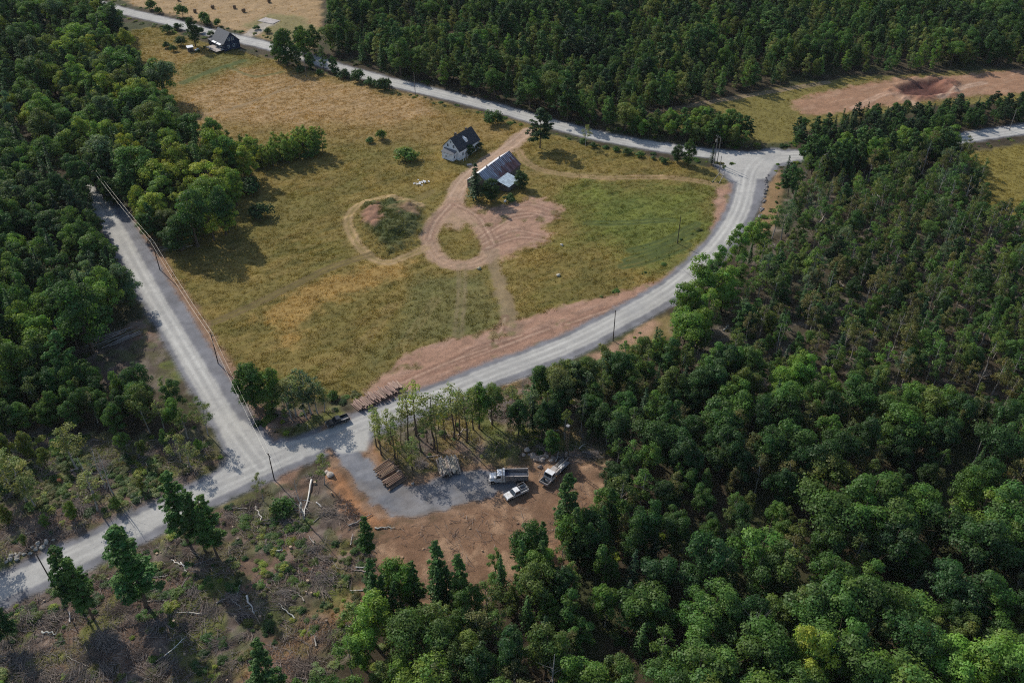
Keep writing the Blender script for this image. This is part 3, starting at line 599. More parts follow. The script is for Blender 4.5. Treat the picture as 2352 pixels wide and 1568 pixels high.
def scatter(name, pos, rz, scl, tint, which, meshes, label, cat=None):
    """one object of kind stuff: many small copies placed by geometry nodes"""
    col_ = bpy.data.collections.new(name + '_source')
    for k, m_ in enumerate(meshes): col_.objects.link(bpy.data.objects.new('%s_source_%02d' % (name, k), m_))
    n = len(pos); me = bpy.data.meshes.new(name); me.vertices.add(n); me.vertices.foreach_set('co', np.asarray(pos, np.float32).ravel())
    for nm, ty, key, arr in (('rz', 'FLOAT', 'value', rz), ('scl', 'FLOAT_VECTOR', 'vector', scl), ('which', 'INT', 'value', which)):
        a = me.attributes.new(nm, ty, 'POINT'); a.data.foreach_set(key, np.asarray(arr, np.int32 if ty == 'INT' else np.float32).ravel())
    set_col(me, 'tint', np.asarray(tint)); o = link(name, me)
    ng = bpy.data.node_groups.new(name, 'GeometryNodeTree'); ng.interface.new_socket('Geometry', in_out='INPUT', socket_type='NodeSocketGeometry'); ng.interface.new_socket('Geometry', in_out='OUTPUT', socket_type='NodeSocketGeometry')
    N = ng.nodes; L = ng.links; gi = N.new('NodeGroupInput'); go = N.new('NodeGroupOutput'); ip = N.new('GeometryNodeInstanceOnPoints'); ci = N.new('GeometryNodeCollectionInfo')
    ci.inputs[0].default_value = col_; ci.inputs[1].default_value = True; ci.inputs[2].default_value = True
    def na(nm, dt):
        q = N.new('GeometryNodeInputNamedAttribute'); q.data_type = dt; q.inputs[0].default_value = nm; return q.outputs[0]
    cx = N.new('ShaderNodeCombineXYZ'); L.new(na('rz', 'FLOAT'), cx.inputs[2])
    L.new(gi.outputs[0], ip.inputs['Points']); L.new(ci.outputs[0], ip.inputs['Instance']); ip.inputs['Pick Instance'].default_value = True
    L.new(na('which', 'INT'), ip.inputs['Instance Index']); L.new(cx.outputs[0], ip.inputs['Rotation']); L.new(na('scl', 'FLOAT_VECTOR'), ip.inputs['Scale']); L.new(ip.outputs[0], go.inputs[0])
    o.modifiers.new('scatter', 'NODES').node_group = ng
    tag(o, label, None, None, 'stuff'); return o

# ------------------------------------------------------------------ woods
ROADS = [(ROAD_A, HW['A']), (ROAD_B, HW['B'] + .8), (ROAD_C, HW['C'] + .5), (PAD, 5.2)]
def road_clear(x, y, m=2.0):
    xa = np.array([x]); ya = np.array([y])
    for pts, hw in ROADS:
        if line_dist(xa, ya, pts)[0][0] < hw + m: return False
    return True
def scatter_region(poly, step, mix, road_margin=2.5, holes=(), seed=1, thin=0.0):
    """jittered spots inside a region -> list of (x, y, kind, h, tone, wide)"""
    rng = random.Random(seed); lo = poly.min(0); hi = poly.max(0); out = []
    gx = np.arange(lo[0], hi[0], step); gy = np.arange(lo[1], hi[1], step); XX, YY = np.meshgrid(gx, gy)
    XX = XX + np.array([[rng.uniform(-.46, .46) * step for _ in gx] for _ in gy]) + (np.arange(len(gy)) % 2)[:, None] * step * .5; YY = YY + np.array([[rng.uniform(-.46, .46) * step for _ in gx] for _ in gy])
    xs = XX.ravel(); ys = YY.ravel(); ok = poly_sdf(xs, ys, poly) > 0
    for H in holes: ok &= poly_sdf(xs, ys, H) < 1.0
    for pts, hw in ROADS: ok &= line_dist(xs, ys, pts)[0] > hw + road_margin
    px, py, sc = project(xs, ys, 0); ok &= (px > -330) & (px < 2352 + 330) & (py > -70) & (py < 1568 + 260)
    nz = fbm(xs, ys, 30, 3, seed * 3 + 2); nz2 = fbm(xs, ys, 38, 3, seed * 5 + 1); nz3 = fbm(xs, ys, 22, 3, seed * 7 + 4); ks = [m_[0] for m_ in mix]
    for i in np.where(ok)[0]:
        if rng.random() < thin: continue
        wts = [m_[1] * (.35 + 1.3 * (nz[i] if q % 2 else 1 - nz[i])) for q, m_ in enumerate(mix)]
        k, _, h0, h1, tones, w0, w1 = rng.choices(mix, wts)[0]
        tt = sorted(tones, key=lambda q: sum(TINT[q])); f = min(.999, max(0, (nz2[i] - .5) * 1.7 + .5 + rng.uniform(-.42, .42)))
        out.append((xs[i], ys[i], k, h0 + (h1 - h0) * min(1, max(0, .5 + (nz3[i] - .5) * 1.6 + rng.uniform(-.4, .4))), tt[int(f * len(tt))], rng.uniform(w0, w1)))
    return out
DG = ['dark green', 'deep green', 'deep green', 'mid green']; BR = ['mid green', 'bright green', 'deep green', 'mid green', 'grey-green']; OL = ['olive', 'olive', 'brownish olive', 'mid green']
FG = ['dark green', 'blackish green', 'dark green', 'deep green']
W1 = GP([(-350, -60), (170, -40), (262, 62), (305, 130), (385, 225), (410, 315), (470, 345), (545, 372), (600, 392), (560, 425), (562, 505), (535, 555), (440, 585), (385, 585), (330, 540), (268, 470), (180, 395), (60, 310), (-350, 150)])
W1T = GP([(545, 362), (640, 352), (735, 338), (752, 352), (700, 368), (600, 390)])
W1B = GP([(-350, 160), (60, 350), (170, 440), (232, 510), (262, 600), (300, 690), (320, 745), (260, 765), (200, 815), (170, 880), (60, 905), (-350, 900)])
W1C = GP([(-350, 905), (60, 905), (180, 900), (330, 915), (420, 930), (455, 985), (440, 1010), (300, 1010), (150, 1000), (-350, 1010)])
W2 = GP([(745, -160), (752, 20), (760, 128), (870, 160), (1000, 195), (1100, 222), (1200, 248), (1300, 276), (1400, 302), (1460, 312), (1500, 262), (1600, 236), (1800, 193), (1960, 172), (2352, 150), (2750, 145), (2750, -160)])
W2B = GP([(1430, 290), (1560, 288), (1700, 305), (1725, 330), (1690, 342), (1560, 332), (1440, 320)])
W2C = GP([(1825, 308), (1960, 278), (2120, 262), (2352, 236), (2700, 205), (2700, 258), (2352, 282), (2170, 312), (2060, 328), (1900, 340), (1830, 338)])
W3N = GP([(1840, 385), (1960, 378), (2110, 358), (2170, 352), (2215, 372), (2240, 440), (2262, 500), (2352, 515), (2750, 510), (2750, 930), (2352, 930), (2000, 900), (1750, 900), (1620, 850), (1540, 800), (1570, 730), (1660, 620), (1760, 560), (1800, 500), (1812, 430)])
W3S = GP([(1290, 905), (1380, 865), (1480, 830), (1540, 800), (1620, 850), (1750, 900), (2000, 900), (2352, 930), (2800, 930), (2800, 1180), (2352, 1180), (1900, 1200), (1700, 1300), (1500, 1420), (1300, 1600), (1200, 1900), (650, 1900), (700, 1640), (790, 1530), (850, 1400), (900, 1378), (980, 1368), (1090, 1345), (1190, 1318), (1305, 1280), (1340, 1235), (1405, 1185), (1398, 1110), (1375, 1050), (1380, 950)])
W3G = GP([(1150, 940), (1230, 905), (1330, 880), (1400, 890), (1400, 1050), (1345, 1035), (1290, 1010), (1180, 1005)])
W3L = GP([(2800, 1180), (2352, 1180), (1900, 1200), (1700, 1300), (1500, 1420), (1300, 1600), (1200, 1900), (2800, 1900)])
W3T = GP([(1845, 372), (1960, 366), (2080, 354), (2165, 343), (2190, 372), (2080, 392), (1960, 408), (1845, 415)])
LANE_B = GP([(2160, 340), (2352, 315), (2352, 342), (2240, 352), (2180, 362)])
regions = [
    (W3T, 4.4, [('broadleaf', 3, 10, 14, ['deep green', 'mid green', 'bright green', 'dark green'], .85, 1.2), ('pine', 2, 11, 15, FG, 1.1, 1.5), ('fir', 1.2, 10, 14, FG, 1.0, 1.3)], (RFIELD,), 24, 'in tall belt past junction', 0),
    (W3G, 4.6, [('broadleaf', 3, 8, 13, ['dark green', 'deep green', 'olive'], .75, 1.05), ('birch', 2.5, 9, 13, ['grey-green', 'olive', 'pale olive'], 1, 1.4), ('fir', 1, 8, 13, FG, .9, 1.1), ('snag', .5, 8, 11, ['olive'], 1, 1)], (), 20, 'in thicket above rock heap', 0),
    (W1, 6.3, [('broadleaf', 5, 10, 19, ['deep green', 'deep green', 'mid green', 'mid green', 'bright green', 'grey-green', 'yellow-green', 'olive'], .85, 1.4), ('fir', 2, 11, 17, FG, .9, 1.2), ('pine', 1.5, 12, 18, FG, .9, 1.2), ('poplar', 1, 10, 14, ['mid green', 'olive'], .9, 1.3)], (), 11, 'in wood by blue house', 0),
    (W1T, 2.4, [('poplar', 4, 8, 10.5, ['bright green', 'yellow-green', 'bright green', 'mid green'], 1.1, 1.5), ('shrub', 1, 3, 4, ['deep green'], 1, 1.3)], (), 12, 'in the jutting field hedge', 0),
    (W1B, 6.0, [('broadleaf', 5, 11, 17, ['deep green', 'mid green', 'mid green', 'bright green', 'grey-green', 'dark green'], .85, 1.4), ('fir', 2.4, 12, 18, FG, .9, 1.2), ('pine', .8, 12, 17, FG, .9, 1.2)], (LDIRT,), 13, 'in wood along the lane', 0),
    (W1C, 4.4, [('broadleaf', 4, 9, 13, ['deep green', 'mid green', 'dark green', 'olive'], .8, 1.1), ('birch', 2, 9, 12, ['olive', 'pale olive', 'brownish olive'], 1, 1.3)], (), 14, 'in belt beside bare dirt', 0),
    (W2, 5.1, [('broadleaf', 2.6, 8, 17, ['deep green', 'deep green', 'mid green', 'dark green', 'olive', 'mid green'], .75, 1.15), ('poplar', 5.0, 7, 14, ['olive', 'olive', 'bright green', 'mid green', 'deep green', 'pale olive', 'pale olive'], 1.0, 1.5), ('fir', 2.4, 9, 14, FG, .9, 1.2), ('pine', 1.5, 9, 19, FG, .95, 1.4)], (), 15, 'in forest behind white farmhouse', 0),
    (W2B, 3.6, [('broadleaf', 3, 7, 11, ['deep green', 'mid green', 'olive', 'bright green'], .95, 1.3), ('pine', 1.5, 7, 11, FG, 1.2, 1.6)], (), 16, 'in roadside clump near junction', 0),
    (W2C, 3.8, [('pine', 3, 5, 8, FG + ['deep green', 'mid green'], 1.3, 1.8), ('fir', 2, 5, 8, FG, 1.2, 1.6), ('broadleaf', 2, 5, 8, ['deep green', 'mid green'], .8, 1.0)], (), 17, 'in belt below red dirt', 0),
    (W3N, 4.7, [('birch', 4.0, 8, 14, ['olive', 'deep green', 'mid green', 'brownish olive', 'mid green', 'grey-green', 'bright green'], 1.0, 1.4), ('thin', 2.2, 9, 14, ['olive', 'grey-green', 'brownish olive'], .9, 1.3), ('broadleaf', 2.0, 7, 12, ['deep green', 'dark green', 'olive', 'mid green', 'bright green'], .7, 1.0), ('fir', 1.7, 7, 13, FG, .9, 1.2), ('poplar', 1.3, 8, 13, OL, 1.0, 1.4), ('snag', .8, 8, 13, ['olive'], 1, 1), ('pine', .9, 9, 14, FG, .9, 1.3)], (RFIELD,), 18, 'in thin wood near junction', .07),
    (W3S, 5.2, [('broadleaf', 6.2, 8, 16, ['deep green', 'mid green', 'mid green', 'dark green', 'bright green', 'olive', 'bright green'], .75, 1.15), ('birch', 1.6, 8, 13, OL, 1.1, 1.5), ('poplar', 1.3, 8, 12, OL, 1.0, 1.4), ('fir', .9, 8, 14, FG, .9, 1.2), ('snag', .15, 9, 12, ['olive'], 1, 1)], (), 19, 'in wood behind truck clearing', .03),
    (W3L, 6.2, [('broadleaf', 6.5, 10, 18, ['deep green', 'mid green', 'mid green', 'bright green', 'olive', 'bright green', 'dark green'], .9, 1.35), ('birch', 1.2, 8, 13, OL, 1.1, 1.5), ('fir', .7, 8, 13, FG, .9, 1.2)], (), 23, 'in big-crowned wood past clearing', .03),
]
allt = []
for poly, step, mix, holes, seed, place, thin in regions:
    for t in scatter_region(poly, step, mix, 2.6, holes, seed, thin): allt.append(t + (place,))
by = {}
for t in allt:
    px, py, sc = project(t[0], t[1], t[3] * .6); vis = (-40 < px < 2392) and (-30 < py < 1600)
    by.setdefault(NOUN[t[2]][0], []).append((sc * t[3] * t[5] if vis else 0, t))
LIM = {'broadleaf_tree': 285, 'birch_tree': 240, 'poplar_tree': 220, 'fir_tree': 210, 'pine_tree': 170, 'dead_tree': 60, 'shrub': 100}
rest = {}
AX = np.array([t[0] for t in allt]); AY = np.array([t[1] for t in allt])
HQ = {nm: np.quantile([q[1][3] for q in lst], [.33, .67]) for nm, lst in by.items()}
SHORT = {'broadleaf': 'leafy tree', 'birch': 'birch', 'poplar': 'poplar', 'thin': 'birch', 'fir': 'fir', 'pine': 'pine', 'snag': 'snag', 'shrub': 'shrub', 'grove': 'birch'}
for nm, lst in by.items():
    lst.sort(key=lambda q: -q[0])
    for i, (s, t) in enumerate(lst):
        x, y, k, h, tone, wd, place = t
        if i < LIM[nm] and s > 0:
            j = np.argsort((AX - x) ** 2 + (AY - y) ** 2)[1]; nb = allt[j]; size = 'tall' if h > HQ[nm][1] else 'low' if h < HQ[nm][0] else 'middling'
            lab = '%s %s %s by %s %s %s' % (size, tone if k != 'snag' else 'grey', NOUN[k][1], nb[4] if nb[2] != 'snag' else 'grey', SHORT[nb[2]], place)
            plant(k, x, y, h, tone, lab, ('%ss %s' % (NOUN[k][1], place)).replace('birchs', 'birches'), wd)
        else: rest.setdefault(nm, []).append(t)
for nm, lst in rest.items():
    kinds = sorted({t[2] for t in lst}); meshes = []; base = {}
    for k in kinds: base[k] = len(meshes); meshes += [joined(k, i) for i in range(len(PROTO[k]))]
    pos = []; rz = []; scl = []; tint = []; which = []
    for x, y, k, h, tone, wd, place in lst:
        v = R.randrange(len(PROTO[k])); s = h / PROTO[k][v][2]
        pos.append((x, y, -.1)); rz.append(R.uniform(0, 6.28)); scl.append((s * wd, s * wd, s)); tint.append(jitter(TINT[tone])); which.append(base[k] + v)
    scatter('far_woodland', pos, rz, scl, tint, which, meshes, 'distant mass of %ss filling the woods' % nm.replace('_', ' '))
print('TREES', {k: len(v) for k, v in by.items()})

# ------------------------------------------------------------------ single trees and shrubs one can name
def at(px, py): p = G(px, py); return p.x, p.y
def T(kind, px, py, h, tone, label, wide=1.0, var=None, group=None):
    return plant(kind, *at(px, py), h, tone, label, group, wide, var)
T('pine', 1240, 340, 16, 'blackish green', 'tall dark pine beside the dirt drive to the farmhouse', 1.5, 1)
T('fir', 1093, 458, 14, 'blackish green', 'dark spruce against the end wall of the rusty barn', 1.75)
T('broadleaf', 1128, 462, 10, 'dark green', 'dark round tree between the spruce and the lean-to roof of the barn', 1.1, 5)
T('broadleaf', 1197, 432, 7.5, 'dark green', 'dark bushy tree beyond the lean-to roof of the barn', 1.25, 6)
T('shrub', 1170, 462, 3, 'dark green', 'low dark shrub under the lean-to roof', 1.2)
T('broadleaf', 1080, 358, 5.5, 'dark green', 'small dark tree hugging the long wall of the white farmhouse', 1.0, 5)
T('shrub', 1096, 344, 4, 'blackish green', 'dark shrub at the rear corner of the white farmhouse', 1)
T('shrub', 936, 366, 5, 'mid green', 'large rounded green shrub standing alone in the field near the farmhouse', 1.5)
T('shrub', 850, 328, 2.6, 'deep green', 'small low shrub beside a taller round one in the field', 1.1)
T('shrub', 876, 320, 4.6, 'mid green', 'small round-headed tree in the open field', .8)
T('shrub', 1133, 283, 6.5, 'deep green', 'round tree on the field edge beside the gravel road', 1.0)
T('shrub', 572, 442, 6.5, 'dark green', 'dark dome-shaped shrub at the wood edge, the larger of two', 1.15)
T('shrub', 600, 498, 5.6, 'dark green', 'dark dome-shaped shrub standing further out in the field, the smaller of two', 1.15)
T('fir', 1803, 412, 9.5, 'blackish green', 'lone pointed dark spruce beside the road junction', 1.2)
T('fir', 1634, 378, 8.5, 'blackish green', 'pointed dark spruce next to the pair of utility poles', 1.1)
T('broadleaf', 1580, 378, 11, 'deep green', 'grey-leaved tree on the roadside before the utility poles', .8, 6)
T('broadleaf', 1555, 372, 8, 'dark green', 'dark low tree on the roadside before the utility poles', 1.0, 5)
T('thin', 1345, 335, 9, 'pale olive', 'half bare grey tree on the roadside past the tall pine', 1.2)
T('broadleaf', 450, 108, 16, 'dark green', 'tall dark tree standing beside the dark blue house', .75, 7)
T('broadleaf', 660, 152, 20, 'deep green', 'big leafy tree overhanging the gravel road near the dark blue house', .85, 5)
T('broadleaf', 700, 132, 16, 'mid green', 'leafy tree across the road from the big overhanging one', .9, 6)
T('poplar', 744, 158, 11, 'deep green', 'narrow green tree on the field side of the road', 1.2)
for px, py, h in ((690, 165, 3.5), (790, 178, 4.5), (822, 186, 5.5), (850, 196, 4), (882, 203, 6)):
    T('shrub', px, py, h, 'dark green', 'dark shrub in the row between the tan field and the gravel road', 1.1, None, 'shrubs in the row between the tan field and the road')
for px, py, h in ((420, 38, 7), (348, 22, 6), (475, 58, 5), (500, 60, 4), (365, 30, 4), (470, 50, 6)):
    T('shrub', px, py, h, 'deep green', 'roadside bush-like tree at the edge of the hay bale field', .8, None, 'small trees along the hay field')
for px, py, h in ((590, 68, 2.4), (615, 76, 2.8), (640, 82, 2.6), (655, 88, 3)):
    T('shrub', px, py, h, 'deep green', 'low shrub opposite the dark blue house', 1.2, None, 'shrubs opposite the dark blue house')
for px, py, h in ((415, 105, 5), (400, 118, 3.2), (385, 110, 3.5), (455, 120, 1.6), (470, 110, 1.2), (385, 75, 4.5), (460, 76, 3.5), (485, 82, 3), (410, 68, 4)):
    T('shrub', px, py, h, 'dark green', 'dark shrub in the rough ground behind the dark blue house', 1.0, None, 'shrubs behind the dark blue house')
for px, py, h in ((735, 171, 3), (770, 168, 3.5)):
    T('shrub', px, py, h, 'deep green', 'shrub under the narrow green tree by the road', 1.0, None, 'shrubs under the narrow tree')
for px in (1340, 1362, 1390, 1415, 1440, 1470, 1500, 1525):
    T('shrub', px, 330 + (px - 1340) * .22 + R.uniform(-3, 5), R.uniform(1.4, 2.6), 'deep green', 'low ditch shrub between the gravel road and the drive ruts', 1.3, None, 'ditch shrubs along the gravel road')
for px, py, h in ((196, 455, 15), (178, 440, 16), (205, 480, 13), (240, 455, 14), (225, 430, 15), (262, 470, 12)):
    T('broadleaf', px, py, h, 'dark green', 'dark leafy tree closing over the shaded end of the lane', 1.0, None, 'trees closing over the lane end')
# trees left standing on the cut-over ground
T('bare_pine', 434, 1246, 21, 'deep green', 'tall pine beside the road in the slash, left of a twin pine', 1.25, 0)
T('bare_pine', 470, 1262, 18, 'deep green', 'pine in the middle of the roadside cluster in the slash', 1.25, 1)
T('bare_pine', 502, 1282, 19, 'deep green', 'pine with the lowest branches of the roadside cluster in the slash', 1.2, 2)
T('bare_pine', 335, 1392, 24, 'deep green', 'biggest shaggy pine rising alone from the slash', 1.45, 0)
T('bare_pine', 190, 1408, 20, 'deep green', 'forked tall pine by the leaning roadside pole', 1.2, 2)
T('bare_pine', 214, 1420, 18.5, 'deep green', 'second stem of the forked tall pine by the leaning roadside pole', 1.2, 1)
T('column', 625, 1625, 20, 'deep green', 'dense columnar conifer on the orange earth of the slash', 1.15, 1)
T('broadleaf', 10, 1640, 11, 'bright green', 'bright green round tree in the slash', .9, 5)
T('pine', 20, 1475, 12, 'dark green', 'dark pine by the edge of the road below the leaning pole', 1.0)
T('bare_pine', 852, 1288, 14, 'deep green', 'small slim pine between the slash and the orange clearing', 1.05, 2)
T('thin', 745, 1112, 10, 'pale olive', 'crooked thin tree beside two boulders at the yard entrance', 1.1, 0)
T('thin', 604, 1150, 9, 'pale olive', 'spindly pale sapling on the road bank', .9, 1)
T('shrub', 650, 1172, 3.5, 'deep green', 'green shrub near the fallen white birch', 1.3)
T('broadleaf', 586, 935, 16, 'deep green', 'dense round tree at the corner of lane and road', .95, 5)
T('broadleaf', 628, 940, 14, 'mid green', 'lighter twin of the dense corner tree', .9, 6)
T('thin', 680, 955, 13, 'pale olive', 'thin grey-green tree beside the corner trees', 1.6, 0)
for px, py in ((660, 940), (695, 935), (730, 950), (705, 960), (670, 962)): T('birch', px, py, R.uniform(9, 12.5), 'grey-green', 'grey-green small birch in the corner clump', 1.5, None, 'small birches in the corner clump')
T('thin', 715, 950, 12.5, 'grey-green', 'grey thin tree further along from the corner trees', 1.6, 1)
T('thin', 745, 945, 9, 'pale olive', 'low grey tree at the end of the corner clump', 1.4, 2)
T('thin', 478, 1000, 12.5, 'pale olive', 'leaning pale tree reaching over the power-line lane', 1.1, 1)
T('shrub', 765, 915, 2.5, 'deep green', 'dark shrub near the logs stacked at the roadside', 1.1)
for px, py, h in ((905, 1046, 18), (881, 1041, 14), (992, 1027, 18), (966, 1039, 16), (977, 1019, 15), (1035, 1001, 17), (1060, 1005, 16), (948, 1077, 13), (954, 1087, 9), (1009, 992, 16), (1022, 1012, 15), (862, 1028, 12), (925, 1030, 15), (893, 1020, 16), (940, 1012, 16), (955, 1000, 15), (1085, 985, 16), (1048, 985, 15), (1000, 1040, 15), (920, 1065, 12), (870, 1012, 14), (1075, 1010, 14)):
    T('grove', px + R.uniform(-6, 6), py + R.uniform(-5, 5), h * R.uniform(.62, 1.15), R.choice(['pale olive', 'yellow-green', 'pale olive']), 'slender thin-leaved birch in the grove between the road and the log stacks', R.uniform(1.0, 1.35), None, 'birches in the grove by the log stacks')
for px, py, h, tn in ((1100, 985, 15, 'mid green'), (1130, 975, 14, 'olive')):
    T('broadleaf', px, py, h, tn, 'fuller tree at the road end of the birch grove', .7, None, 'fuller trees in the birch grove')
T('broadleaf', 1288, 940, 15, 'pale olive', 'flat-topped pale olive tree beside the curving road', .85, 8)
T('broadleaf', 1190, 985, 10, 'dark green', 'dark tree between the grove and the flat-topped tree', .8, 1)
T('broadleaf', 1250, 990, 10, 'dark green', 'dark tree under the flat-topped pale tree', .9, 3)
T('thin', 1220, 975, 12, 'grey-green', 'bare-limbed grey tree next to the flat-topped tree', 1.3, 2)
T('broadleaf', 1265, 1045, 9, 'deep green', 'small round tree above the boulder heap', .75, 6)
for px, py, h, wd in ((1598, 712, 19, .95), (1640, 672, 18, .9), (1572, 742, 16, .95), (1615, 765, 16, .9), (1690, 622, 17, .8), (1725, 590, 15, .8), (1655, 715, 17, .9), (1600, 800, 15, .9), (1560, 790, 14, .9)):
    tn = R.choice(['bright green', 'mid green', 'bright green']); T('broadleaf', px, py, h, tn, '%s %s tree crowding the outside of the road bend' % ('tall' if h > 16.5 else 'lower', tn), wd, None, 'bright trees at the road bend')
for px, py, h, tn in ((1345, 905, 12, 'olive'), (1385, 880, 13, 'pale olive'), (1430, 865, 12, 'mid green'), (1470, 850, 11, 'olive'), (1510, 835, 12, 'deep green'), (1415, 900, 13, 'dark green'), (1540, 850, 12, 'mid green'), (1480, 885, 12, 'olive')):
    T(R.choice(['broadleaf', 'birch']), px, py, h, tn, '%s tree on the outer road bank between the flat-topped tree and the bend' % tn, 1.0, None, 'trees on the outer road bank')
T('broadleaf', 1838, 1585, 20, 'yellow-green', 'brightest yellow-green tree in the dense wood', .85, 10)
T('broadleaf', 2255, 1620, 20, 'bright green', 'big bright tree at the low end of the dense wood', 1.0, 4)
T('broadleaf', 215, 812, 24, 'deep green', 'huge dome-shaped tree beside the power-line lane', .95, 4)
T('broadleaf', 455, 565, 21, 'deep green', 'huge round tree at the field edge by the power line', 1.05, 0)
T('broadleaf', 520, 540, 18, 'dark green', 'big dark tree between the huge round tree and the dome shrubs', .95, 3)
T('broadleaf', 330, 505, 15, 'yellow-green', 'yellowish tree where the wires enter the wood', .8, 5)
T('snag', 700, 1195, 13, 'olive', 'white leaning birch stem standing in the slash', 1)
T('snag', 1262, 1600, 13, 'olive', 'bleached bare crown poking out of the dense wood', 1.5)
T('snag', 1720, 1500, 14, 'olive', 'bleached dead top beside the yellow-green tree', 1.4)
for px, py, h, kd in ((1005, 1378, 18, 'column'), (955, 1392, 14, 'column'), (1058, 1400, 17, 'column'), (1030, 1385, 12, 'column'), (860, 1392, 15, 'column'), (885, 1408, 12, 'column'), (912, 1425, 12, 'column'), (1195, 1362, 16, 'column'), (1242, 1352, 15, 'column'), (1150, 1378, 14, 'fir'), (1298, 1245, 21, 'column'), (1318, 1290, 17, 'column'), (1245, 1262, 9, 'column'), (1395, 1240, 16, 'column'), (1378, 1270, 15, 'column'), (1420, 1215, 17, 'birch'), (1350, 1310, 15, 'column')):
    T(kd, px, py, h, 'deep green' if kd != 'birch' else 'olive', {'column': '%s columnar conifer %s' % ('towering' if h >= 17.5 else 'tall' if h >= 15 else 'short', 'at the slash end of the clearing' if px < 925 else 'on the low rim of the orange clearing' if px < 1100 else 'on the wood rim of the orange clearing' if px < 1290 else 'at the wood edge below the drill rig'), 'fir': 'pointed fir at the edge of the orange clearing', 'birch': 'slender birch at the edge of the orange clearing'}[kd], R.uniform(.85, 1.15), None, 'conifers edging the orange clearing' if kd == 'column' else None)
for px, py, h in ((60, 1150, 14), (35, 1130, 13), (180, 1080, 14), (415, 1060, 9), (440, 1075, 8), (85, 1165, 10), (10, 1120, 13), (-30, 1240, 15), (-70, 1270, 15), (225, 1175, 12)):
    T('thin', px, py, h, 'pale olive', 'thin pale tree left standing in the slash beyond the road', 1.5, None, 'thin trees in the slash beyond the road')
for px, py, h in ((20, 1060, 10), (70, 1050, 9), (110, 1075, 7), (0, 1095, 9), (150, 1055, 8), (290, 1040, 7), (330, 1050, 6), (380, 1035, 7), (460, 1040, 5), (20, 1200, 6), (110, 1215, 5), (170, 1190, 6), (60, 1255, 4), (330, 1130, 5), (270, 1170, 4)):
    tn = R.choice(['bright green', 'mid green', 'olive']); T('broadleaf', px, py, h, tn, '%s %s sapling in the slash beyond the road' % ('tall' if h > 7.5 else 'short' if h < 5 else 'young', tn), .8, None, 'saplings in the slash beyond the road')
for px, py, h in ((640, 140, 12), (682, 150, 11), (715, 158, 9), (690, 118, 13), (722, 120, 14), (765, 165, 8)):
    T('broadleaf', px, py, h, 'deep green', 'leafy tree crowding the big one over the road near the blue house', .9, 5 + R.randrange(3), 'trees crowding the big roadside tree')
for px, py in ((215, 1130), (240, 1120), (262, 1135)):
    T('snag', px, py, R.uniform(11, 14), 'olive', 'bare dark stem standing in the slash beyond the road', 1, None, 'bare stems in the slash beyond the road')

# ------------------------------------------------------------------ undergrowth and grass (masses nobody could count)
def in_any(x, y, polys): 
    m = np.zeros(len(x), bool)
    for P_ in polys: m |= poly_sdf(x, y, P_) > 0
    return m
def rand_in(poly, n, seed):
    rng = np.random.default_rng(seed); lo, hi = poly.min(0), poly.max(0); x = rng.uniform(lo[0], hi[0], n); y = rng.uniform(lo[1], hi[1], n); k = poly_sdf(x, y, poly) > .5
    return x[k], y[k]
def clear_roads(x, y, m):
    ok = np.ones(len(x), bool)
    for pts, hw in ROADS: ok &= line_dist(x, y, pts)[0] > hw + m
    return ok
ux = []; uy = []
for P_, n, sd_ in ((SLASH, 2600, 1), (SLASH2, 5200, 2), (GROVE, 420, 3), (CORNER, 160, 4), (W1C, 350, 5), (W3N, 2600, 6), (W3S, 2600, 7), (W1B, 900, 8), (W1, 900, 9), (LDIRT, 40, 10)):
    x, y = rand_in(P_, n, sd_); k = fbm(x, y, 8, 3, 40 + sd_) > .5; ux.append(x[k]); uy.append(y[k])
# strips along roads and hedges
rng = np.random.default_rng(3)
for pts, off0, off1, n in ((ROAD_A, 6.2, 10, 500), (ROAD_B, 8.5, 12, 160)):
    i = rng.integers(0, len(pts) - 1, n); f = rng.random((n, 1)); p = pts[i] * (1 - f) + pts[i + 1] * f; d = pts[i + 1] - pts[i]; d /= np.linalg.norm(d, axis=1, keepdims=True)
    s_ = rng.choice([-1, 1], (n, 1)); nn = np.stack([-d[:, 1], d[:, 0]], 1); q = p + nn * s_ * rng.uniform(off0, off1, (n, 1)); ux.append(q[:, 0]); uy.append(q[:, 1])
ux = np.concatenate(ux); uy = np.concatenate(uy)
k = clear_roads(ux, uy, 2.6) & ~in_any(ux, uy, (CLEAR, VERGE, DIRT_YARD, BACKDIRT)); ux = ux[k]; uy = uy[k]; n = len(ux)
pal = [TINT[q] for q in ('deep green', 'dark green', 'olive', 'mid green', 'brownish olive', 'pale olive', 'yellow-green')]
scl = rng.uniform(.08, .44, n); wd = rng.uniform(1.2, 3.2, n)
scatter('undergrowth', np.stack([ux, uy, np.array([zat(a, b) for a, b in zip(ux, uy)]) - .1], 1), rng.uniform(0, 6.28, n), np.stack([scl * wd, scl * wd, scl], 1), [jitter(pal[i]) for i in rng.integers(0, len(pal), n)], rng.integers(0, 4, n), [joined('shrub', i) for i in range(4)], 'low green and olive undergrowth on the cut-over ground and wood floors')
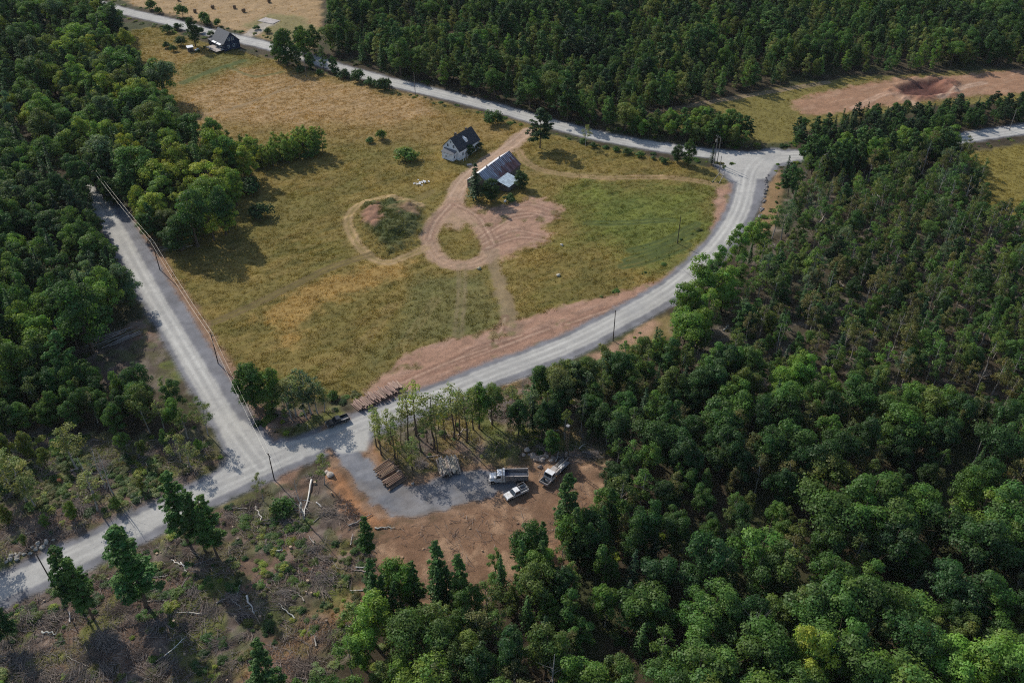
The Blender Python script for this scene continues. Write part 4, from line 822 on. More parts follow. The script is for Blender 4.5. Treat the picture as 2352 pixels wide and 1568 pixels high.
# grass tufts
def tuft(seed, nb=18, h=.20, r=.5):
    rg = np.random.default_rng(seed); v = []; q = []
    for b in range(nb):
        a = rg.uniform(0, 6.28); rr = r * math.sqrt(rg.random()); p = np.array([math.cos(a) * rr, math.sin(a) * rr, -.05]); t = rg.uniform(0, 6.28); w_ = rg.uniform(.05, .10)
        s_ = np.array([math.cos(t), math.sin(t), 0]) * w_; hh = h * rg.uniform(.5, 1.1); ln = np.array([math.cos(a), math.sin(a), 0]) * hh * rg.uniform(.2, .9)
        o = len(v); v += [p - s_, p + s_, p + s_ * .4 + ln + [0, 0, hh], p - s_ * .4 + ln + [0, 0, hh]]; q.append((o, o + 1, o + 2, o + 3))
    me = fast_mesh('tuft', np.array(v), np.array(q), None, M['grass']); set_col(me, 'leaf', np.repeat(rg.uniform(.75, 1.35, (nb, 1)) * np.ones((1, 3)), 4, 0)); return me
gx = []; gy = []
for P_, n, sd_ in ((FIELD, 130000, 21), (RFIELD, 12000, 22), (BACKGRASS, 14000, 23), (HAYFIELD, 9000, 24), (SLASH, 5000, 25), (SLASH2, 4000, 26), (GROVE, 4000, 27), (MOUND, 1400, 28), (CORNER, 1200, 29)):
    x, y = rand_in(P_, n, sd_); gx.append(x); gy.append(y)
gx = np.concatenate(gx); gy = np.concatenate(gy); k = clear_roads(gx, gy, 2.2); gx = gx[k]; gy = gy[k]
j = np.clip(np.searchsorted(rows_ext, gy), 1, len(rows_ext) - 1); kk = np.clip(np.searchsorted(u_ext, gx / half[j]), 1, len(u_ext) - 1); gi = j * nc + kk
gc = col[gi]; green_ish = (gc[:, 1] > gc[:, 0] * .58) & (gc[:, 2] < gc[:, 1] * .56)
k = green_ish & (NP.random(len(gi)) < .9) & (trackm[gi] < .3); gi = gi[k]; gx = gx[k]; gy = gy[k]; n = len(gx)
gs = NP.uniform(.55, 1.15, n) * (.7 + .6 * fbm(gx, gy, 6, 2, 71))
scatter('field_grass', np.stack([gx, gy, Z[gi]], 1), NP.uniform(0, 6.28, n), np.stack([gs * 1.2, gs * 1.2, gs], 1), col[gi] * NP.uniform(1.15, 1.4, (n, 1)) * np.array([[1.04, 1.02, .97]]), NP.integers(0, 4, n), [tuft(700 + i) for i in range(4)], 'dry golden and green meadow grass')
print('GRASS', n, 'UNDER', len(ux))
# ------------------------------------------------------------------ buildings
def frame_from(P0, u, v):
    """matrix: local x along u, local y along v, origin P0"""
    u = Vector((u[0], u[1], 0)).normalized(); v = Vector((v[0], v[1], 0)).normalized(); return math.atan2(u.y, u.x)
def gable_walls(w_, l, eave, ridge, name, material, parent):
    mb = MB(); vs = [(0, 0, -.3), (w_, 0, -.3), (w_, 0, eave), (w_ / 2, 0, ridge), (0, 0, eave), (0, l, -.3), (w_, l, -.3), (w_, l, eave), (w_ / 2, l, ridge), (0, l, eave)]
    mb.add(vs, [(0, 1, 2, 3, 4), (9, 8, 7, 6, 5), (0, 4, 9, 5), (1, 6, 7, 2)]); return mb.obj(name, material, parent)
def roof_slope(mb, w_, l, eave, ridge, side, over=.35, th=.12, y0=None, y1=None, lift=.05):
    sl = (ridge - eave) / (w_ / 2); y0 = -over if y0 is None else y0; y1 = l + over if y1 is None else y1
    xr = w_ / 2; xe = -over if side < 0 else w_ + over; ze = eave - sl * over + lift; zr = ridge + lift
    vs = [(xr, y0, zr), (xe, y0, ze), (xe, y1, ze), (xr, y1, zr)]; vs += [(x, y, z + th) for x, y, z in vs]
    return mb.add(vs, [(0, 1, 2, 3), (7, 6, 5, 4), (0, 4, 5, 1), (1, 5, 6, 2), (2, 6, 7, 3), (3, 7, 4, 0)])
def window(parent, c, size, face, frame_m, name='window'):
    """window set into a wall; face: 'front' (-y), 'back', 'left' (-x), 'right' (+x)"""
    w_, h = size; x, y, z = c; d = .07
    sx, sy = (w_, d) if face in ('front', 'back') else (d, w_)
    n = {'front': (0, -1), 'back': (0, 1), 'left': (-1, 0), 'right': (1, 0)}[face]
    mb = MB(); fx, fy = (1, 0) if face in ('front', 'back') else (0, 1)
    for s in (-1, 1):
        mb.box((x + fx * s * w_ / 2 + n[0] * .03, y + fy * s * w_ / 2 + n[1] * .03, z), (.12 if fx else .10, .12 if fy else .10, h + .2))
        mb.box((x + n[0] * .034, y + n[1] * .034, z + s * h / 2), (w_ + .1 if fx else .11, w_ + .1 if fy else .11, .12))
    mb.box((x + n[0] * .03, y + n[1] * .03, z), (w_ if fx else .05, w_ if fy else .05, .05))
    f = mb.obj(name, frame_m, parent)
    MB().box((x + n[0] * .012, y + n[1] * .012, z), (w_ if fx else .03, w_ if fy else .03, h)).obj('pane', M['glass'], f)
    return f
# white farmhouse: front (gable) corner on the ground, gable across, ridge running away
P0 = G(1018, 357); P1 = G(1056, 369.5); uu = (P1 - P0); wd_ = uu.length; rz = math.atan2(uu.y, uu.x)
house = thing('farmhouse', 'weathered white farmhouse with a steep dark shingle roof and small front porch', 'house', (P0.x, P0.y, 0), rz)
W_, L_, EV, RG = wd_, 12.4, 3.9, 8.0
gable_walls(W_, L_, EV, RG, 'wall', M['white_wall'], house)
mb = MB(); roof_slope(mb, W_, L_, EV, RG, -1); rf = mb.obj('roof', M['dark_roof'], house)
mb = MB(); roof_slope(mb, W_, L_, EV, RG, 1); rf2 = mb.obj('roof', M['dark_roof'], house)
MB().box((W_ / 2, 3.0, RG + .5), (.7, .7, 1.3)).obj('chimney', M['barn_wall'], rf)
MB().box((W_ / 2, L_ - 3, RG + .3), (.6, .6, .9)).obj('chimney', M['barn_wall'], rf)
# collapsed dormer patch on the right slope
dm_ = MB(); xs_ = W_ * .80; zz_ = EV + (RG - EV) * .40 + .2
dm_.add([(xs_ - .9, 5.2, zz_ + .85), (xs_ - .9, 6.6, zz_ + .85), (xs_ + .7, 6.5, zz_ - .55), (xs_ + .7, 5.3, zz_ - .55), (xs_ + .75, 5.9, zz_ + .85), (xs_ - 1.3, 5.9, zz_ + 1.45)], [(0, 5, 4, 3), (5, 1, 2, 4), (3, 4, 2), (0, 1, 5), (0, 3, 2, 1)])
dm_.obj('dormer', M['white_wall'], house)
for x, z in ((W_ * .32, 5.0), (W_ * .66, 5.0)): window(house, (x, -.02, z), (.8, 1.15), 'front', M['trim'])
window(house, (W_ * .5, -.02, 6.5), (.55, .75), 'front', M['trim'])
for y in (2.0, 6.2, 8.6, 10.6): window(house, (W_ + .02, y, 2.1), (.85, 1.3), 'right', M['trim'])
for y in (2.5, 6, 9.5): window(house, (-.02, y, 2.1), (.85, 1.3), 'left', M['trim'])
MB().box((W_ + .05, 4.1, 1.05), (.06, 1.0, 2.1)).obj('door', M['barn_wall'], house)
po = MB(); po.box((W_ * .47, -1.05, 1.25), (W_ * .66, 2.1, 2.9)); porch = po.obj('porch', M['white_wall'], house)
rp = MB(); rp.add([(W_ * .11, -2.35, 2.72), (W_ * .83, -2.35, 2.72), (W_ * .83, -.04, 3.55), (W_ * .11, -.04, 3.55), (W_ * .11, -2.35, 2.84), (W_ * .83, -2.35, 2.84), (W_ * .83, -.04, 3.67), (W_ * .11, -.04, 3.67)], [(0, 1, 2, 3), (7, 6, 5, 4), (0, 4, 5, 1), (1, 5, 6, 2), (2, 6, 7, 3), (3, 7, 4, 0)])
rp.obj('porch_roof', M['grey_roof'], porch)
window(porch, (W_ * .40, -2.12, 1.5), (.6, .8), 'front', M['trim']); window(porch, (W_ * .80 + .02, -1.2, 1.6), (.7, 1.0), 'right', M['trim'])
# side veranda posts
sp = MB(); [sp.box((W_ + 1.3, y, 1.2), (.13, .13, 2.4)) for y in (.6, 1.7, 2.8)]; sp.obj('veranda', M['trim'], house)
# barn
Rb = G(1168.9, 347.4, 6.9); Rf = G(1099.2, 398.2, 6.9); vv = Rb - Rf; BL = vv.length; rz = math.atan2(vv.y, vv.x) - math.pi / 2
BW, BE, BR_ = 9.8, 3.1, 6.9
rt = Vector((math.cos(rz), math.sin(rz), 0)); o0 = Vector((Rf.x, Rf.y, 0)) - rt * BW / 2
barn = thing('barn', 'old grey barn with a rusty streaked metal roof and a pale lean-to', 'barn', o0, rz)
gable_walls(BW, BL, BE, BR_, 'wall', M['barn_wall'], barn)
npan = 24; pr = random.Random(5)
for side in (-1, 1):
    for k in range(npan):
        y0 = -.3 + (BL + .6) * k / npan; y1 = -.3 + (BL + .6) * (k + 1) / npan - .07
        mb = MB(); roof_slope(mb, BW, BL, BE, BR_, side, .3, .05, y0, y1, .05 + .02 * (k % 2)); 
        p_ = mb.obj('roof_panel', M['tintpaint'], barn); f = k / npan
        if side < 0: p_['tint'] = [.62 * pr.uniform(.9, 1.05)] * 2 + [.62]  # sunlit slope: the sun's brightness is put into this paler tint
        else:
            rust = min(1, .25 + max(0, (f - .15) * 3.2)) * pr.uniform(.75, 1); s_ = pr.uniform(.75, 1.1)
            p_['tint'] = [(.30 * (1 - rust) + .19 * rust) * s_, (.33 * (1 - rust) + .080 * rust) * s_, (.38 * (1 - rust) + .068 * rust) * s_]
        # bright bare upper half of the sheet
        if side > 0:
            sl = (BR_ - BE) / (BW / 2); fr = pr.uniform(.40, .95) * (1.1 - .55 * f); xe = BW / 2 + (BW / 2) * fr; b = MB(); zz = .13 + .02 * (k % 2)
            b.add([(BW / 2, y0 + .05, BR_ + zz), (xe, y0 + .05, BR_ - sl * (xe - BW / 2) + zz), (xe, y1 - pr.uniform(.35, .6), BR_ - sl * (xe - BW / 2) + zz), (BW / 2, y1 - pr.uniform(.25, .5), BR_ + zz)], [(0, 1, 2, 3)])
            q_ = b.obj('bare_sheet', M['tintpaint'], p_); q_['tint'] = [.42 * s_, .46 * s_, .52 * s_]
for y in (5.5, 14): MB().box((BW / 2 - .1, y, BR_ + .35), (.4, .4, .6)).obj('roof_vent', M['grey_steel'], barn)
MB().box((BW / 2, -.06, 1.5), (3.2, .1, 3.0)).obj('door', M['pole'], barn)
ly0, ly1 = 4.2, 11.6
lw = MB(); lw.box((BW + 2.2, (ly0 + ly1) / 2, 1.0), (4.3, ly1 - ly0 - .4, 2.0)); lt = lw.obj('lean_to', M['barn_wall'], barn)
for k in range(8):
    a, b = ly0 + (ly1 - ly0) * k / 8, ly0 + (ly1 - ly0) * (k + 1) / 8 - .05; m_ = MB()
    vs = [(BW - .1, a, 3.45), (BW + 5.0, a, 2.15), (BW + 5.0, b, 2.15), (BW - .1, b, 3.45)]; vs += [(x, y, z + .05) for x, y, z in vs]
    m_.add(vs, [(0, 1, 2, 3), (7, 6, 5, 4), (0, 4, 5, 1), (1, 5, 6, 2), (2, 6, 7, 3), (3, 7, 4, 0)]); q_ = m_.obj('roof_panel', M['tintpaint'], lt); s_ = pr.uniform(.85, 1.08); q_['tint'] = [.42 * s_, .50 * s_, .55 * s_]
# dark blue house
H0 = G(492, 108); uu = Vector((.70, -.70, 0)); rz = math.atan2(uu.y, uu.x)        # local x along the ridge, local y away from the deck
Hc = G(516, 119)
bw, bl, be, brg = 8.6, 10.0, 3.6, 8.0
vdir = Vector((.70, .70, 0)); org = Vector((Hc.x, Hc.y, 0))                        # front right corner on the ground
rzb = math.atan2(vdir.y, vdir.x)
bh = thing('blue_house', 'dark blue house with a grey roof and a raised timber deck', 'house', org, rzb)
# local x: across the gable, local y: along the ridge away from the visible gable
gable_walls(bw, bl, be, brg, 'wall', M['blue_wall'], bh)
mb = MB(); roof_slope(mb, bw, bl, be, brg, -1, .4); mb.obj('roof', M['grey_roof'], bh)
mb = MB(); roof_slope(mb, bw, bl, be, brg, 1, .4); mb.obj('roof', M['grey_roof'], bh)
for x, z in ((bw * .30, 1.7), (bw * .62, 1.7), (bw * .38, 5.0), (bw * .60, 5.0)): window(bh, (x, -.02, z), (.95, 1.3), 'front', M['trim'])
for y in (2.3, 4.6, 7.4): window(bh, (-.02, y, 1.9), (1.3, 1.7), 'left', M['trim'])
for y0, y1 in ((1.0, 4.6), (5.4, 8.6)): MB().box((-.75, (y0 + y1) / 2, 3.25), (1.3, y1 - y0, .12), 0, Matrix.Rotation(-.25, 3, 'Y')).obj('awning', M['trim'], bh)
dk = MB(); dk.box((-2.4, 4.6, 1.0), (4.2, 9.6, .14)); deck = dk.obj('deck', M['deck'], bh)
for y in (0.2, 3.2, 6.2, 9.1): MB().box((-4.3, y, .4), (.16, .16, 1.4)).obj('post', M['barn_wall'], deck)
rl = MB(); rl.box((-4.42, 4.6, 1.95), (.09, 9.6, .09)); rl.box((-4.42, 4.6, 1.5), (.07, 9.6, .07)); [rl.box((-4.42, y, 1.5), (.07, .07, 1.0)) for y in (0, 1.6, 3.2, 4.8, 6.4, 8.0, 9.3)]; rl.obj('railing', M['barn_wall'], deck)
lnx = MB(); lnx.box((2.3, bl + 2.0, 1.2), (5, 4, 2.4)); an = lnx.obj('annex', M['blue_wall'], bh)
MB().box((2.3, bl + 2.0, 2.5), (5.3, 4.2, .15), 0, Matrix.Rotation(.08, 3, 'X')).obj('annex_roof', M['grey_roof'], an)
sh = G(438, 118); shed = thing('garden_shed', 'tiny shed with a flat white roof in the yard of the blue house', 'shed', (sh.x, sh.y, 0), .5)
MB().box((0, 0, 1.05), (2.6, 2.2, 2.2)).obj('wall', M['barn_wall'], shed); MB().box((0, 0, 2.25), (3.0, 2.6, .16), 0, Matrix.Rotation(.10, 3, 'X')).obj('roof', M['trim'], shed); MB().box((.2, -1.13, .9), (.8, .06, 1.8)).obj('door', M['pole'], shed)
bx_ = G(452, 117); tb = thing('picnic_table', 'pale wooden picnic table beside the tiny shed', 'table', (bx_.x, bx_.y, 0), 1.0)
MB().box((0, 0, .74), (2.2, .85, .08)).obj('tabletop', M['trim'], tb)
for s in (-1, 1): MB().box((0, s * .75, .45), (2.2, .28, .06)).obj('seat', M['trim'], tb); MB().box((s * .7, 0, .36), (.1, 1.5, .70)).obj('leg', M['trim'], tb)
# picket fence from the blue house along the road
fa, fb = G(552, 118), G(598, 133); fd = fb - fa; fence = thing('picket_fence', 'weathered picket fence between the blue house and the gravel road', 'fence', (fa.x, fa.y, 0), math.atan2(fd.y, fd.x))
n = 22
for k in range(n): MB().box((fd.length * k / (n - 1), 0, .6), (.14, .04, 1.25 + .1 * (k % 3))).obj('picket', M['pale_pole'], fence)
for z in (.35, .95): MB().box((fd.length / 2, .05, z), (fd.length, .05, .09)).obj('rail', M['pale_pole'], fence)
# old concrete foundation slab in the hay field
fo = G(618, 49); slab = MB(); slab.box((0, 0, .12), (10, 6, .35)); o = slab.obj('foundation_slab', M['concrete']); o.location = (fo.x, fo.y, 0); o.rotation_euler = (0, 0, -.5)
tag(o, 'crumbling concrete foundation slab at the edge of the hay field', 'slab')
# white rubbish heap of sheets
wp = G(970, 420); heap = thing('sheet_heap', 'scattered heap of white sheet scraps in the grass near the farmhouse', 'rubbish heap', (wp.x, wp.y, zat(wp.x, wp.y)), .3)
for k in range(26): MB().box((R.gauss(0, 1.3), R.gauss(0, .8), .12 + .02 * k), (R.uniform(.3, 1.0), R.uniform(.2, .6), .05), R.uniform(0, 3), Matrix.Rotation(R.uniform(-.25, .25), 3, 'X')).obj('scrap', M['trim'], heap)
ps = G(1078, 379); o = MB().box((0, 0, .1), (1.9, 1.3, .12), .4, Matrix.Rotation(.08, 3, 'X')).obj('plywood_sheet', M['deck']); o.location = (ps.x, ps.y, zat(ps.x, ps.y) + .05); tag(o, 'pale board lying on the ground between farmhouse and barn', 'board')
pb = G(1160, 464); o = MB().box((0, 0, .35), (.7, .5, .7), .4).extrude([(.3, .6), (.6, .6), (.6, .9), (.3, .9)], .2).obj('white_crate', M['trim']); o.location = (pb.x, pb.y, zat(pb.x, pb.y)); tag(o, 'small white box on the ground below the lean-to', 'box')
# hay bales
def bale_mesh():
    mb = MB(); n = 14; pr_ = [(-.62, .55), (-.62, .72), (-.55, .78), (.55, .78), (.62, .72), (.62, .55)]
    vs = [(x, r * math.cos(2 * math.pi * k / n), .78 + r * math.sin(2 * math.pi * k / n)) for x, r in pr_ for k in range(n)]
    fs = [(i * n + k, i * n + (k + 1) % n, (i + 1) * n + (k + 1) % n, (i + 1) * n + k) for i in range(len(pr_) - 1) for k in range(n)] + [tuple(range(n))[::-1], tuple(5 * n + k for k in range(n))]
    return mb.add(vs, fs).mesh('hay_bale', M['hay'])
bm_ = bale_mesh()
for px, py in ((448, 29), (489, 20), (539, 20), (560, 28), (618, 6), (786, 4), (410, 2), (505, -6), (660, -8)):
    p = G(px, py); o = link('hay_bale', bm_); o.location = (p.x, p.y, 0); o.rotation_euler = (0, 0, R.uniform(0, 3)); o.scale = (1.15,) * 3
    tag(o, 'round brown hay bale lying on the stubble field', 'hay bale', 'round hay bales on the stubble field')

# ------------------------------------------------------------------ vehicles (local +x = forward)
def wheel(parent, x, y, r, w_, rim=.55):
    mb = MB(); n = 14; prof = [(-w_ / 2, r * .62), (-w_ / 2, r * .94), (-w_ * .36, r), (w_ * .36, r), (w_ / 2, r * .94), (w_ / 2, r * .62)]
    vs = [(q * math.cos(2 * math.pi * k / n), yy, q * math.sin(2 * math.pi * k / n)) for yy, q in prof for k in range(n)]
    fs = [(i * n + k, i * n + (k + 1) % n, (i + 1) * n + (k + 1) % n, (i + 1) * n + k) for i in range(len(prof) - 1) for k in range(n)] + [tuple(range(n))[::-1], tuple((len(prof) - 1) * n + k for k in range(n))]
    t = mb.add(vs, fs).obj('wheel', M['rubber'], parent); t.location = (x, y, r)
    s = 1 if y > 0 else -1
    mb2 = MB(); mb2.tube([(0, s * (w_ / 2 - .02), 0), (0, s * (w_ / 2 + .02), 0)], [r * rim, r * rim * .8], 10); mb2.obj('rim', M['rim'], t)
def pickup(name, label, loc, rz, paint, bed_load):
    t = thing(name, label, 'pickup truck', loc, rz)
    MB().extrude([(2.75, .45), (2.85, .62), (2.82, .95), (2.65, 1.10), (1.35, 1.20), (1.30, .98), (-.75, .98), (-.75, .42)], [.86, .92, .94, .90, .93, .97, .97, .9]).obj('body', paint, t)
    for s in (-1, 1): MB().box((-1.80, s * .93, .82), (2.1, .10, .62)).obj('bed_side', paint, t)
    MB().box((-1.8, 0, .50), (2.1, 1.76, .10)).obj('bed_floor', M['grey_steel'], t)
    MB().box((-2.86, 0, .82), (.07, 1.80, .60)).obj('tailgate', paint, t)
    cab = MB().extrude([(1.22, 1.0), (.55, 1.72), (.40, 1.80), (-.52, 1.80), (-.66, 1.74), (-.74, 1.0)], [.93, .76, .72, .72, .76, .93]).obj('cab', paint, t)
    ws = MB(); ws.add([(1.19, -.82, 1.06), (1.19, .82, 1.06), (.58, .70, 1.71), (.58, -.70, 1.71)], [(0, 1, 2, 3)]); o = ws.obj('windscreen', M['glass'], cab); o.location = (.02, 0, .015)
    for s in (-1, 1):
        sg = MB(); sg.add([(.95, s * .935, 1.06), (.50, s * .80, 1.66), (-.02, s * .80, 1.66), (.02, s * .935, 1.06), (-.08, s * .935, 1.06), (-.10, s * .80, 1.66), (-.52, s * .80, 1.66), (-.62, s * .935, 1.06)], [(0, 1, 2, 3), (4, 5, 6, 7)]); sg.obj('side_window', M['glass'], cab)
        MB().box((2.80, s * .68, .86), (.10, .34, .17)).obj('headlight', M['lamp'], t); MB().box((-2.91, s * .86, .85), (.04, .12, .32)).obj('tail_light', M['black_paint'], t)
        MB().box((.98, s * 1.07, 1.12), (.14, .22, .18)).obj('mirror', M['black_paint'], cab)
    rw = MB(); rw.add([(-.73, -.70, 1.12), (-.73, .70, 1.12), (-.69, .66, 1.66), (-.69, -.66, 1.66)], [(0, 3, 2, 1)]); o = rw.obj('rear_window', M['glass'], cab); o.location = (-.02, 0, 0)
    MB().box((2.88, 0, .52), (.12, 1.8, .18)).obj('bumper', M['grey_steel'], t); MB().box((2.84, 0, .80), (.06, .95, .22)).obj('grille', M['black_paint'], t); MB().box((-2.95, 0, .50), (.12, 1.7, .16)).obj('bumper', M['grey_steel'], t)
    for x in (1.85, -1.75):
        for s in (-1, 1): wheel(t, x, s * .84, .39, .27)
    if bed_load:
        rk = MB()
        for x in (-.95, -2.6):
            for s in (-1, 1): rk.box((x, s * .88, 1.45), (.07, .07, 1.0))
            rk.box((x, 0, 1.93), (.07, 1.8, .07))
        for s in (-1, 1): rk.box((-1.78, s * .88, 1.99), (2.0, .06, .06))
        rk.obj('ladder_rack', M['grey_steel'], t); MB().box((-1.15, 0, .80), (.55, 1.6, .5)).obj('tool_box', M['black_paint'], t); MB().box((-2.1, .3, .72), (.9, .7, .34)).obj('fuel_tank', M['black_paint'], t)
    return t
p = G(1185, 1137); pickup('pickup_truck', 'white pickup truck parked on bare earth beside the dump truck', (p.x, p.y, zat(p.x, p.y) + .08), math.radians(213), M['white_paint'], True)
p = G(776, 971); pickup('pickup_truck', 'dark pickup truck with pale load driving on the gravel road', (p.x, p.y, .06), math.radians(211), M['black_paint'], False)
p = G(1168, 1104)
t = thing('dump_truck', 'white dump truck with a long grey steel box parked on crushed stone', 'truck', (p.x, p.y, zat(p.x, p.y) + .12), math.radians(181.5))
MB().box((-.2, 0, .85), (8.6, .9, .30)).obj('chassis', M['grey_steel'], t)
MB().extrude([(4.45, .85), (4.5, 1.25), (4.40, 1.80), (2.9, 2.05), (2.9, .85)], [.72, .80, .80, .95, .95]).obj('hood', M['white_paint'], t)
for s in (-1, 1): MB().extrude([(4.42, .95), (4.45, 1.35), (3.4, 1.42), (2.95, .75), (3.05, .75), (3.45, 1.22), (4.1, 1.18), (4.25, .95)], .19).obj('fender', M['white_paint'], t).location = (0, s * 1.02, 0)
cab = MB().extrude([(2.9, .80), (2.9, 2.0), (2.62, 2.85), (1.55, 2.92), (1.45, 2.8), (1.45, .80)], [1.12, 1.12, 1.0, 1.0, 1.05, 1.12]).obj('cab', M['white_paint'], t)
o = MB().add([(2.92, -.95, 2.05), (2.92, .95, 2.05), (2.66, .86, 2.78), (2.66, -.86, 2.78)], [(0, 1, 2, 3)]).obj('windscreen', M['glass'], cab); o.location = (.02, 0, .01)
for s in (-1, 1):
    MB().add([(2.75, s * 1.135, 2.0), (2.5, s * 1.045, 2.7), (1.75, s * 1.045, 2.7), (1.75, s * 1.135, 2.0)], [(0, 1, 2, 3)]).obj('side_window', M['glass'], cab)
    MB().box((2.8, s * 1.32, 2.15), (.12, .28, .45)).obj('mirror', M['black_paint'], cab); MB().box((4.47, s * .62, 1.30), (.06, .26, .22)).obj('headlight', M['lamp'], t)
    MB().tube([(.55, s * .95, .78), (1.45, s * .95, .78)], .30, 10).obj('fuel_tank', M['rim'], t)
MB().box((4.55, 0, .70), (.2, 2.3, .32)).obj('bumper', M['grey_steel'], t); MB().box((4.50, 0, 1.35), (.05, .9, .7)).obj('grille', M['rim'], t)
MB().box((1.12, 0, 1.95), (.50, 2.36, 2.3)).obj('head_board', M['white_paint'], t)
box = MB(); box.box((-1.85, 0, 1.22), (5.4, 2.3, .14)); box.box((-1.85, -1.17, 1.95), (5.4, .10, 1.5)); box.box((-1.85, 1.17, 1.95), (5.4, .10, 1.5)); box.box((-4.52, 0, 1.85), (.10, 2.3, 1.3)); bo = box.obj('dump_box', M['grey_steel'], t)
for s in (-1, 1):
    for x in (-.1, -1.3, -2.5, -3.7): MB().box((x, s * 1.26, 1.9), (.12, .10, 1.4)).obj('rib', M['grey_steel'], bo)
    MB().box((-1.85, s * 1.20, 2.74), (5.4, .2, .10)).obj('rail', M['concrete'], bo)
ld = MB(); [ld.tube([(-4.3, y, 1.5 + .25 * k), (.6, y, 1.5 + .25 * k)], .12, 6) for k, y in enumerate((-.8, -.3, .35, .8))]; MB().box((.35, 0, 1.75), (.9, 2.0, .8)).obj('water_tank', M['blue_wall'], t)
MB().box((-2.0, 0, 1.5), (4.6, 1.9, .4)).obj('gravel_load', M['concrete'], bo)
for s in (-1, 1):
    wheel(t, 3.65, s * 1.0, .52, .30)
    for x in (-2.2, -3.55): wheel(t, x, s * .98, .52, .55, .5)
# drilling rig truck
a, b = G(1247, 1118), G(1303, 1062); d = a - b; c_ = (a + b) / 2; rzd = math.atan2(d.y, d.x)
t = thing('drill_rig_truck', 'white drilling rig truck with a raised lattice mast at the wood edge', 'truck', (c_.x, c_.y, zat(c_.x, c_.y) + .1), rzd)
MB().box((-.2, 0, .95), (8.6, .9, .30)).obj('chassis', M['grey_steel'], t)
cab = MB().extrude([(3.1, .85), (3.15, 1.9), (2.85, 2.75), (1.6, 2.85), (1.5, 2.7), (1.5, .85)], [1.15, 1.15, 1.05, 1.05, 1.08, 1.15]).obj('cab', M['white_paint'], t)
o = MB().add([(3.17, -1.0, 1.95), (3.17, 1.0, 1.95), (2.90, .92, 2.68), (2.90, -.92, 2.68)], [(0, 1, 2, 3)]).obj('windscreen', M['glass'], cab); o.location = (.02, 0, .01)
for s in (-1, 1): MB().add([(2.9, s * 1.165, 1.9), (2.7, s * 1.09, 2.6), (1.85, s * 1.09, 2.6), (1.85, s * 1.165, 1.9)], [(0, 1, 2, 3)]).obj('side_window', M['glass'], cab); MB().box((3.25, s * .8, 1.05), (.08, .28, .22)).obj('headlight', M['lamp'], t)
fr = MB(); fr.box((4.1, 0, .75), (1.5, 2.3, .16)); fr.box((4.8, 0, 1.05), (.10, 2.3, .75)); [fr.box((4.1, s * 1.12, 1.05), (1.4, .10, .7)) for s in (-1, 1)]; fr.obj('front_basket', M['concrete'], t)
for x, y, h in ((4.2, .5, .9), (3.8, -.5, 1.1), (4.4, -.35, .7)): MB().tube([(x, y, .83), (x, y, .83 + h)], .28, 10).obj('drum', M['black_paint'], t)
MB().box((.4, 0, 1.55), (1.7, 1.9, 1.0)).obj('engine_housing', M['concrete'], t); MB().box((-1.6, .55, 1.5), (1.6, .9, .85)).obj('compressor', M['white_paint'], t); MB().box((-1.8, 0, 1.12), (5.2, 2.3, .10)).obj('work_deck', M['grey_steel'], t)
rk = MB(); [rk.tube([(-4.2, -.35 - .16 * k, 1.45 + .1 * (k % 2)), (1.2, -.35 - .16 * k, 1.45 + .1 * (k % 2))], .06, 6) for k in range(5)]; rk.obj('drill_pipes', M['rim'], t)
MB().tube([(1.35, .95, 3.0), (-4.0, .95, 3.1)], .09, 6).obj('boom', M['rim'], t); MB().box((-1.3, .95, 2.1), (.12, .12, 1.9)).obj('boom_rest', M['grey_steel'], t)
mast = MB(); mh = 11.5
for x in (-4.1, -4.75):
    for y in (-.35, .35): mast.box((x, y, .6 + mh / 2), (.07, .07, mh))
mo = mast.obj('mast', M['pole'], t)
for k in range(13):
    z = 1.2 + k * .85; br = MB(); br.box((-4.425, -.35, z), (.65, .05, .05)); br.box((-4.425, .35, z), (.65, .05, .05)); br.box((-4.1, 0, z + .2), (.05, .7, .05)); br.box((-4.75, 0, z + .2), (.05, .7, .05)); br.obj('brace', M['pole'], mo)
MB().box((-4.42, 0, mh + .7), (.75, .75, .3)).obj('crown_block', M['grey_steel'], mo); MB().box((-4.4, 0, 3.2), (.5, .55, 1.1)).obj('drill_head', M['rim'], mo)
for s in (-1, 1):
    wheel(t, 2.4, s * 1.0, .52, .30)
    for x in (-1.6, -2.95): wheel(t, x, s * .98, .52, .55, .5)
    MB().box((-4.2, s * 1.15, .5), (.14, .14, 1.1)).obj('outrigger', M['grey_steel'], t)
# ------------------------------------------------------------------ utility poles and wires
def pole(px, py, h, label, m='pole', arms=1, transformer=False, lean=(0, 0), r=.15):
    p = G(px, py); z0 = zat(p.x, p.y); t = thing('utility_pole', label, 'utility pole', (p.x, p.y, z0)); t.rotation_euler = (lean[0], lean[1], 0)
    MB().tube([(0, 0, -.5), (0, 0, h * .5), (0, 0, h)], [r, r * .85, r * .65], 8).obj('shaft', M[m], t)
    if arms: MB().box((0, 0, h - .5), (.10, 1.8, .12), .7).obj('crossarm', M[m], t)
    for s in (-1, 1) if arms else (): MB().tube([(-s * .58, s * .69, h - .44), (-s * .58, s * .69, h - .2)], .06, 6).obj('insulator', M['trim'], t)
    if transformer: MB().tube([(-.45, 0, h - 2.6), (-.45, 0, h - 1.5)], [.27, .27], 10).obj('transformer', M['rim'], t)
    return Vector((p.x, p.y, z0 + h))
LP0 = pole(222, 436, 11, 'dark pole hidden among the trees at the end of the lane')
LP1 = pole(367, 619, 10.5, 'dark pole on the lane edge beside the brush pile')
LP2 = pole(501, 834, 10.5, 'dark pole on the field edge halfway down the lane')
LP3 = pole(630, 1101, 8.5, 'dark pole on the road bank where lane and road meet')
pole(1408, 783, 10.5, 'dark pole on the outer edge of the curving road', arms=0)
pole(1556, 558, 10.5, 'dark pole standing in the green part of the field', arms=0)
